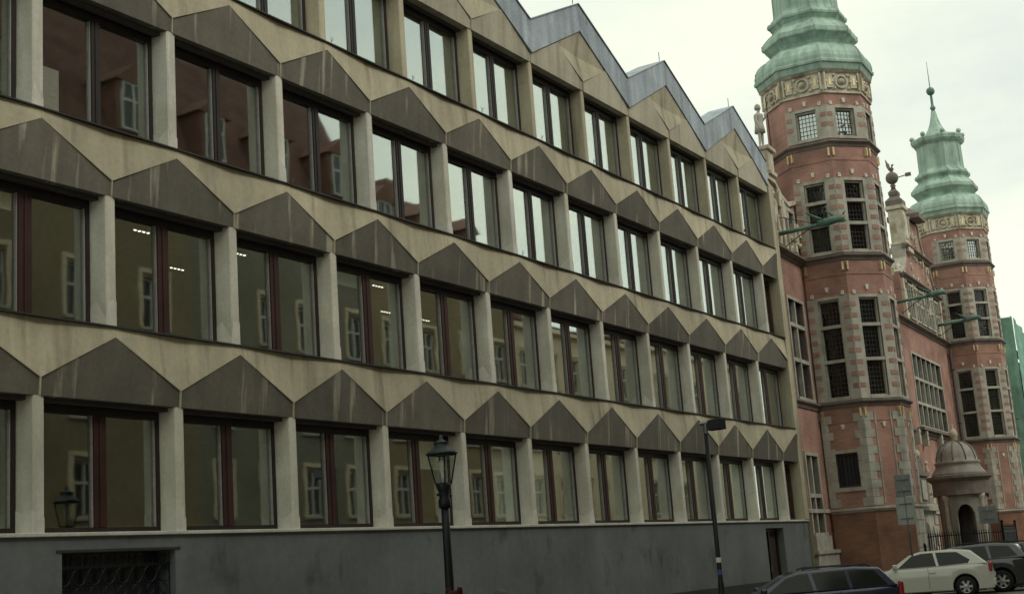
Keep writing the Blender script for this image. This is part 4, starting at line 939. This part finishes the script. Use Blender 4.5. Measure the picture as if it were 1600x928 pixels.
# ------------------------------------------------------------------ street lamps
sl = thing('gas_lantern_lamp', 'dark old fashioned lantern street lamp standing in front of the office block', 'street lamp', (4.32, -4.1, G - .26))
MB().lathe([(.17, 0), (.17, .12), (.13, .16), (.12, .7), (.09, .8), (.075, .9), (.062, 2.4), (.058, 3.2)], 12).build('post', 'iron', sl, smooth=True)
mb = MB().lathe([(.085, 3.0), (.095, 3.05), (.095, 3.12), (.075, 3.16), (.085, 3.26), (.12, 3.34), (.10, 3.37)], 12)
mb.tube([(-.16, 0, 3.2), (.16, 0, 3.2)], .012, 6)
for s_ in (-1, 1): mb.ball((.17 * s_, 0, 3.2), .022, 6)
mb.build('collar', 'iron', sl, smooth=True)
mb = MB()
for k in range(4):
    a0 = math.pi / 4 + k * math.pi / 2
    mb.tube([(.12 * math.cos(a0), .12 * math.sin(a0), 3.36), (.215 * math.cos(a0), .215 * math.sin(a0), 3.80)], .012, 5)
    a1_ = a0 + math.pi / 2
    for r_, z_ in ((.12, 3.365), (.215, 3.80)): mb.tube([(r_ * math.cos(a0), r_ * math.sin(a0), z_), (r_ * math.cos(a1_), r_ * math.sin(a1_), z_)], .014, 5)
mb.build('lantern_frame', 'iron', sl)
for k in range(4):
    a0 = math.pi / 4 + k * math.pi / 2; a1_ = a0 + math.pi / 2
    MB().poly([(.118 * math.cos(a0), .118 * math.sin(a0), 3.37), (.118 * math.cos(a1_), .118 * math.sin(a1_), 3.37), (.212 * math.cos(a1_), .212 * math.sin(a1_), 3.795), (.212 * math.cos(a0), .212 * math.sin(a0), 3.795)]).build('lantern_pane', 'lamp_glass', sl)
MB().lathe([(.23, 3.80), (.25, 3.815), (.21, 3.85), (.14, 3.90), (.11, 3.93), (.11, 3.97), (.125, 3.985), (.06, 4.01), (.025, 4.04), (.03, 4.07), (.01, 4.1)], 12).build('lantern_cap', 'lamp_cap', sl, smooth=True)
MB().lathe([(.03, 3.36), (.035, 3.5), (.05, 3.58), (.05, 3.68), (.02, 3.74)], 8).build('bulb', 'white_paint', sl, smooth=True)

s2 = thing('box_lamp', 'slim dark lamp post with a box shaped floodlight head in front of the right bays', 'street lamp', (12.98, -4.76, G))
MB().lathe([(.12, 0), (.12, .1), (.07, .14), (.062, 1.2), (.05, 1.25), (.042, 4.4)], 10).build('post', 'iron', s2, smooth=True)
MB().tube([(-.06, .10, 4.40), (.02, -.06, 4.42)], .04, 6).tube([(0, 0, 4.2), (0, 0, 4.42)], .05, 8).build('bracket', 'galvanised', s2)
hd = MB().box(-.09, .09, -.46, -.12, 4.24, 4.46).build('floodlight', 'black_plastic', s2, rz=-.25, bevel=.015)
MB().box(-.11, -.091, -.44, -.14, 4.26, 4.44).build('floodlight_glass', 'dark_pane', hd)
for z, m_ in ((1.62, 'sticker_white'), (1.38, 'sticker_blue')): MB().lathe([(.054, z), (.053, z + .1)], 10, cap=False).build('sticker', m_, s2, smooth=True)

# ------------------------------------------------------------------ road signs seen from behind
sg = thing('road_sign', 'two pale square road sign backs stacked on a pole beside the near tower', 'road sign', (30.05, -3.99, G), .0)
MB().lathe([(.03, 0), (.03, 4.0)], 8, (0, 0)).build('pole', 'galvanised', sg, smooth=True)
MB().box(-.02, -.005, -.24, .26, 3.15, 3.82).build('upper_panel', 'sign_grey', sg, bevel=.004)
MB().box(-.02, -.005, -.28, .30, 2.28, 3.12).build('lower_panel', 'sign_back', sg, bevel=.004)
for z in (2.45, 2.9, 3.3, 3.65): MB().box(-.045, -.021, -.2, .2, z, z + .03).build('clamp', 'galvanised', sg)
sg2 = thing('road_sign', 'single grey road sign back on a thin pole beside the well house', 'road sign', (39.7, -4.35, G), 0)
MB().lathe([(.03, 0), (.03, 2.9)], 8).build('pole', 'galvanised', sg2, smooth=True)
MB().box(-.02, -.005, -.33, .33, 2.2, 2.85).build('panel', 'sign_grey', sg2, bevel=.004)
for z in (2.35, 2.65): MB().box(-.045, -.021, -.2, .2, z, z + .03).build('clamp', 'galvanised', sg2)
bo = thing('bollard', 'thin black iron bollard in front of the stone portal', 'bollard', (37.0, -2.6, G))
MB().lathe([(.07, 0), (.07, .08), (.05, .1), (.045, 1.5), (.06, 1.54), (.05, 1.62), (.01, 1.68)], 10).build('shaft', 'iron', bo, smooth=True)
MB().lathe([(.085, 0), (.085, .05), (.06, .07)], 10).build('foot', 'iron', bo)

# ------------------------------------------------------------------ cars: x forward, y left, z up
def car(label, loc, rz, paint, Lc, Wc, lower, roof, glass, wheels, wr, zb, zt, tum=.2, tail=None, rails=False, doors=(), name='parked_car'):
    c = thing(name, label, 'car', loc, rz, 'cars parked in front of the buildings'); hw = Wc / 2
    # lofted lower body: stations along x, wheel arches cut into the lower edge, rounded shoulders
    ups = sorted([(x, z) for x, z in lower if z >= .6] + [(Lc / 2, .60), (-Lc / 2, .70)])
    def top(x):
        for (xa, za), (xb, zb2) in zip(ups, ups[1:]):
            if xa <= x <= xb: return za + (zb2 - za) * (x - xa) / max(1e-6, xb - xa)
        return ups[-1][1]
    st_ = {-Lc / 2: .34, -Lc / 2 + .05: .22, Lc / 2: .34, Lc / 2 - .06: .22}
    for x, z in ups: st_.setdefault(x, .2)
    for wx in wheels:
        ra = wr + .06
        for k in range(13): a_ = math.pi * k / 12; st_[round(wx + ra * math.cos(a_), 4)] = max(.2, wr + ra * math.sin(a_))
        st_[wx - ra - .002] = .2; st_[wx + ra + .002] = .2
    for k in range(14): x = -Lc / 2 + Lc * (k + .5) / 14; (all(abs(x - wx) > wr + .09 for wx in wheels)) and st_.setdefault(x, .2)
    ring = []
    for x in sorted(st_):
        zb_, zt_ = st_[x], top(x); t_ = abs(x) / (Lc / 2); k_ = 1 - .16 * max(0, (t_ - .7) / .3) ** 2; w_ = hw * k_
        zm = zb_ + (zt_ - zb_) * .5
        ring.append([(x, w_ * .90, zb_), (x, w_ * .975, zb_ + .03), (x, w_, zm), (x, w_ * .995, zt_ - .10), (x, w_ * .975, zt_ - .04), (x, w_ * .93, zt_ - .008), (x, w_ * .84, zt_), (x, 0, zt_ + .02)])
    mb = MB(); n = len(ring[0])
    for s_ in (-1, 1):
        o_ = len(mb.v)
        for r_ in ring: mb.v += [(x, y * s_, z) for x, y, z in r_]
        for i in range(len(ring) - 1):
            for j in range(n - 1): mb.f.append([o_ + i * n + j, o_ + (i + 1) * n + j, o_ + (i + 1) * n + j + 1, o_ + i * n + j + 1])
    for r_ in (ring[0], ring[-1]): mb.poly([(x, y, z) for x, y, z in r_] + [(x, -y, z) for x, y, z in r_[::-1][1:]])
    me = mb.mesh('body', paint, True); b = bmesh.new(); b.from_mesh(me); bmesh.ops.remove_doubles(b, verts=b.verts, dist=.0008); bmesh.ops.recalc_face_normals(b, faces=b.faces); b.to_mesh(me); b.free()
    me.set_sharp_from_angle(angle=R(50))
    put('body', me, c)
    for wx in wheels:
        for s_ in (-1, 1): MB().lathe([(wr + .055, -.14), (wr + .055, .14), (.05, -.14)], 20, cap=False).xform(Matrix.Rotation(math.pi / 2, 4, 'X')).build('wheel_arch', 'black_plastic', c, (wx, s_ * (hw - .24), wr + .002))
    wy = lambda z: (hw - .04) - tum * max(0, (z - zb)) / (zt - zb)
    mb = MB(); n = len(roof)
    mb.poly([(x, wy(z), z) for x, z in roof] + [(x, -wy(z), z) for x, z in roof], [list(range(n)), list(range(n, 2 * n))[::-1]] + [(i, (i + 1) % n, n + (i + 1) % n, n + i) for i in range(n)])
    cb = mb.build('cabin', paint, c, bevel=.06, bseg=4); cb.modifiers['Bevel'].harden_normals = True
    for p in cb.data.polygons: p.use_smooth = True
    for g_ in glass:                            # side glass, both sides
        for s_ in (-1, 1):
            n = len(g_); q = MB().poly([(x, s_ * (wy(z) + .006), z) for x, z in g_] + [(x, s_ * (wy(z) - .02), z) for x, z in g_], [list(range(n)), list(range(n, 2 * n))[::-1]] + [(i, (i + 1) % n, n + (i + 1) % n, n + i) for i in range(n)])
            q.build('side_window', 'car_pane', c)
    # windscreen and rear window: on the first and last slopes of the roofline
    for (xa, za), (xb, zb_), nm in ((roof[0], roof[1], 'windscreen'), (roof[-1], roof[-2], 'rear_window')):
        d = Vector((xb - xa, 0, zb_ - za)); nn = Vector((-d.z, 0, d.x)).normalized()
        if (nn.x > 0) != (nm == 'windscreen'): nn = -nn
        A = Vector((xa, 0, za)) + d * .10; Bq = Vector((xb, 0, zb_)) - d * .06; P = []
        for off in (.008, -.02):
            for q, s_ in ((A, 1), (A, -1), (Bq, -1), (Bq, 1)): P.append(tuple(q + nn * off + Vector((0, s_ * (wy(q.z) - .10), 0))))
        MB().poly(P, [(0, 1, 2, 3), (7, 6, 5, 4), (0, 1, 5, 4), (1, 2, 6, 5), (2, 3, 7, 6), (3, 0, 4, 7)]).build(nm, 'car_pane', c)
    for wx in wheels:
        for s_ in (-1, 1):
            w_ = MB().xform(Matrix.Identity(4))
            prof = [(wr * .62, -.1), (wr * .93, -.1), (wr, -.06), (wr, .06), (wr * .93, .1), (wr * .62, .1)]
            w_.lathe(prof, 24, cap=False); w_.xform(Matrix.Rotation(math.pi / 2, 4, 'X'))
            wo = w_.build('wheel', 'tyre', c, (wx, s_ * (hw - .12), wr), smooth=True)
            r_ = MB().lathe([(wr * .64, -.06), (wr * .64, .075), (wr * .58, .06), (wr * .55, .02)], 20, cap=False)
            for k in range(6): a_ = k * math.pi / 3; r_.obox((wr * .33 * math.cos(a_), wr * .33 * math.sin(a_), .05), wr * .3, .035, .018, a_)
            r_.lathe([(.07, .03), (.07, .075), (.02, .08)], 10)
            r_.xform(Matrix.Rotation(-math.pi / 2 * s_, 4, 'X')); r_.build('rim', 'alloy', wo, smooth=False)
            MB().lathe([(wr * .6, -.02), (wr * .6, .0)], 16).xform(Matrix.Rotation(math.pi / 2, 4, 'X')).build('brake_disc', 'black_plastic', wo)
    h_ = Lc / 2
    for s_ in (-1, 1):
        tz0, tz1, tx = tail or (.75, 1.0, -h_ + .03)
        MB().box(tx - .01, tx + .1, s_ * (hw - .16) - .07, s_ * (hw - .16) + .10, tz0, tz1).build('tail_light', 'tail_red', c, bevel=.03)
        MB().box(h_ - .32, h_ - .03, s_ * (hw - .24) - .16, s_ * (hw - .24) + .14, .6, .76).build('headlight', 'head_clear', c, bevel=.04)
        m_ = MB().box(-.07, .07, -.1, .1, -.07, .07).build('mirror', paint, c, (roof[0][0] - .25, s_ * (hw + .08), zb + .08), bevel=.04)
        for dx in doors:
            MB().box(dx - .1, dx + .1, s_ * (hw + .0) - .015, s_ * (hw + .0) + .03, zb - .18, zb - .14).build('door_handle', paint, c, bevel=.01)
            MB().box(dx + .13, dx + .14, s_ * (hw - .004) - .006, s_ * (hw - .004) + .006, .32, zb - .02).build('door_gap', 'black_plastic', c)
        if rails: MB().tube([(roof[2][0] - .1, s_ * (wy(zt) - .1), zt - .0), (roof[2][0] - .25, s_ * (wy(zt) - .1), zt + .035), (roof[-2][0] + .3, s_ * (wy(zt) - .1), zt + .03), (roof[-2][0] + .15, s_ * (wy(zt) - .1), zt - .03)], .02, 6).build('roof_rail', 'black_plastic', c)
    MB().box(-h_ - .03, -h_ + .12, -hw + .12, hw - .12, .28, .52).build('rear_bumper', paint if paint != 'car_grey' else 'black_plastic', c, bevel=.05)
    MB().box(h_ - .12, h_ + .03, -hw + .12, hw - .12, .25, .5).build('front_bumper', paint if paint != 'car_grey' else 'black_plastic', c, bevel=.05)
    MB().box(-h_ - .02, -h_ + .03, -.26, .26, .56, .67).build('number_plate', 'plate_white', c)
    MB().box(-h_ + .3, h_ - .4, -hw + .1, hw - .1, .17, .24).build('floor_pan', 'black_plastic', c)
    return c
mat('car_pane', (.012, .015, .015), rough=.08, var=.1, bump=0, spec=.28)
ZC = G
hat = dict(Lc=4.15, Wc=1.73, lower=[(2.0, .2), (2.07, .45), (2.04, .68), (1.75, .80), (.95, .93), (-1.75, .97), (-2.03, .92), (-2.07, .5), (-2.0, .2)],
           roof=[(1.05, .90), (.38, 1.33), (.05, 1.42), (-.9, 1.44), (-1.45, 1.38), (-1.95, .94)], glass=[[(.72, .96), (.30, 1.30), (.0, 1.36), (-.35, 1.37), (-.42, .97)], [(-.50, .97), (-.43, 1.37), (-1.05, 1.35), (-1.42, 1.10), (-1.35, 1.0)]],
           wheels=(1.3, -1.22), wr=.31, zb=.94, zt=1.44, tum=.19, doors=(-.3,), tail=(.72, .98, -2.03))
wag = dict(Lc=4.55, Wc=1.78, lower=[(2.2, .2), (2.27, .45), (2.22, .68), (1.9, .82), (1.1, .96), (-2.0, 1.0), (-2.22, .95), (-2.27, .5), (-2.2, .2)],
           roof=[(1.2, .93), (.45, 1.36), (.1, 1.45), (-1.2, 1.48), (-1.75, 1.43), (-2.15, .97)], glass=[[(.88, .98), (.40, 1.31), (.1, 1.38), (-.12, 1.39), (-.2, .99)], [(-.28, .99), (-.2, 1.39), (-.95, 1.40), (-1.02, 1.0)], [(-1.1, 1.0), (-1.03, 1.40), (-1.62, 1.37), (-1.9, 1.03)]],
           wheels=(1.38, -1.32), wr=.32, zb=.97, zt=1.48, tum=.2, doors=(-.1, -.95), tail=(.74, 1.08, -2.24), rails=True)
suv = dict(Lc=4.4, Wc=1.80, lower=[(2.1, .22), (2.19, .5), (2.14, .78), (1.85, .92), (1.05, 1.02), (-1.95, 1.05), (-2.17, 1.0), (-2.2, .5), (-2.1, .22)],
           roof=[(1.12, .98), (.42, 1.42), (.1, 1.5), (-1.2, 1.53), (-1.8, 1.46), (-2.12, 1.02)], glass=[[(.8, 1.04), (.38, 1.37), (.1, 1.43), (-.1, 1.44), (-.18, 1.05)], [(-.26, 1.05), (-.18, 1.44), (-.9, 1.45), (-.98, 1.06)], [(-1.06, 1.06), (-1.0, 1.45), (-1.6, 1.41), (-1.85, 1.1)]],
           wheels=(1.3, -1.3), wr=.34, zb=1.02, zt=1.53, tum=.18, doors=(-.1, -.9), tail=(.84, 1.2, -2.2), rails=True)
def place(px, py, wx, wy_, head):
    """put a car so that local point (px,py) lands on world (wx,wy_)"""
    c, s_ = math.cos(head), math.sin(head); return (wx - (px * c - py * s_), wy_ - (px * s_ + py * c), ZC)
h1 = R(116); blue = car('dark blue estate car with roof rails, nearest of the parked cars', place(-.5, .72, 17.15, -5.52, h1)[:2] + (G - .115,), h1, 'car_blue', **wag); blue.scale = (.96, .96, .96)
h2 = R(101); car('white three door hatchback parked nose towards the hall', place(-1.22, .80, 30.2, -5.46, h2), h2, 'car_white', **hat)
h3 = R(98); car('dark grey compact off-roader parked behind the white hatchback', place(-1.3, .83, 32.4, -6.08, h3), h3, 'car_grey', **suv)
h4 = R(96); car('black car cut off by the right edge, farthest of the row', place(-1.32, .8, 36.0, -6.5, h4), h4, 'car_black', **wag)

# ------------------------------------------------------------------ passers-by, only the tops of their heads reach the frame
def person(label, loc, rz, k, coat, hat_=None, hair='hair_dark', step=.14):
    p = thing('person', label, 'person', loc, rz, 'passers-by at the lower edge')
    J, E_ = human(k, step); skinned('body', J, E_, 'skin', p)
    z = 1.635 * k
    f_ = MB()
    f_.tube([(0, -.10 * k, z + .02), (0, -.135 * k, z - .025), (0, -.12 * k, z - .035)], [.008, .014, .012], 6).build('nose', 'skin', p, smooth=True)
    for s_ in (-1, 1):
        MB().ball((s_ * .032 * k, -.105 * k, z + .012), .011, 8).build('eye_ball', 'eye', p, smooth=True)
        MB().ball((s_ * .082 * k, -.01, z - .005), .022, 8, 1.5).build('ear', 'skin', p, smooth=True)
    MB().tube([(-.025, -.108 * k, z - .072), (0, -.116 * k, z - .074), (.025, -.108 * k, z - .072)], .006, 5).build('mouth', 'knit_red', p, smooth=True)
    # hair: shell over skull
    hm = MB(); pr2 = []
    for i in range(7): a_ = math.pi * .56 * i / 6; pr2.append((.105 * k * math.sin(a_) + .001, z + .0 + .118 * k * math.cos(a_)))
    hm.lathe(pr2[::-1], 14, (0, .012)); hm.build('hair', hair, p, smooth=True)
    # coat, trousers, shoes
    MB().lathe([(.2 * k, .72 * k), (.19 * k, .95 * k), (.17 * k, 1.12 * k), (.2 * k, 1.3 * k), (.17 * k, 1.42 * k), (.07 * k, 1.48 * k), (.06 * k, 1.5 * k)], 14).build('coat', coat, p, smooth=True)
    for s_, n in ((-1, 'l'), (1, 'r')):
        MB().tube([Vector(J['sh' + n][:3]), Vector(J['el' + n][:3]), Vector(J['wr' + n][:3])], [.075 * k, .06 * k, .045 * k], 10).build('sleeve', coat, p, smooth=True)
        MB().tube([Vector(J['hip' + n][:3]), Vector(J['kn' + n][:3]), Vector(J['an' + n][:3])], [.11 * k, .08 * k, .065 * k], 10).build('trouser_leg', 'jeans', p, smooth=True)
        a_, t_ = Vector(J['an' + n][:3]), Vector(J['to' + n][:3]); MB().tube([a_ + Vector((0, .06, -.04)), a_ + Vector((0, 0, -.035)), t_ + Vector((0, -.02, .01))], [.045, .055, .035], 8).build('shoe', 'black_plastic', p, smooth=True)
    if hat_:
        hh = MB().lathe([(.108 * k, z - .01), (.114 * k, z + .05), (.10 * k, z + .11), (.05 * k, z + .135)], 14, (0, .01))
        for s_ in (-1, 1): hh.tube([(s_ * .07, .01, z + .10), (s_ * .085, .01, z + .17)], [.05, .03], 8)
        hh.build('knit_hat', hat_, p, smooth=True)
    return p
GP = G - .115
person('dark haired passer-by at the lower edge, leftmost of the three heads', (1.26, -5.78, GP), R(-95), .955, 'coat_dark')
person('passer-by in a dark red knitted hat with two peaks, left of the lantern post', (1.62, -5.98, GP), R(-80), .945, 'coat_brown', 'knit_red')
person('grey haired passer-by at the lower edge, right of the lantern post', (1.9, -6.5, GP), R(80), .945, 'coat_dark', None, 'hair_grey')
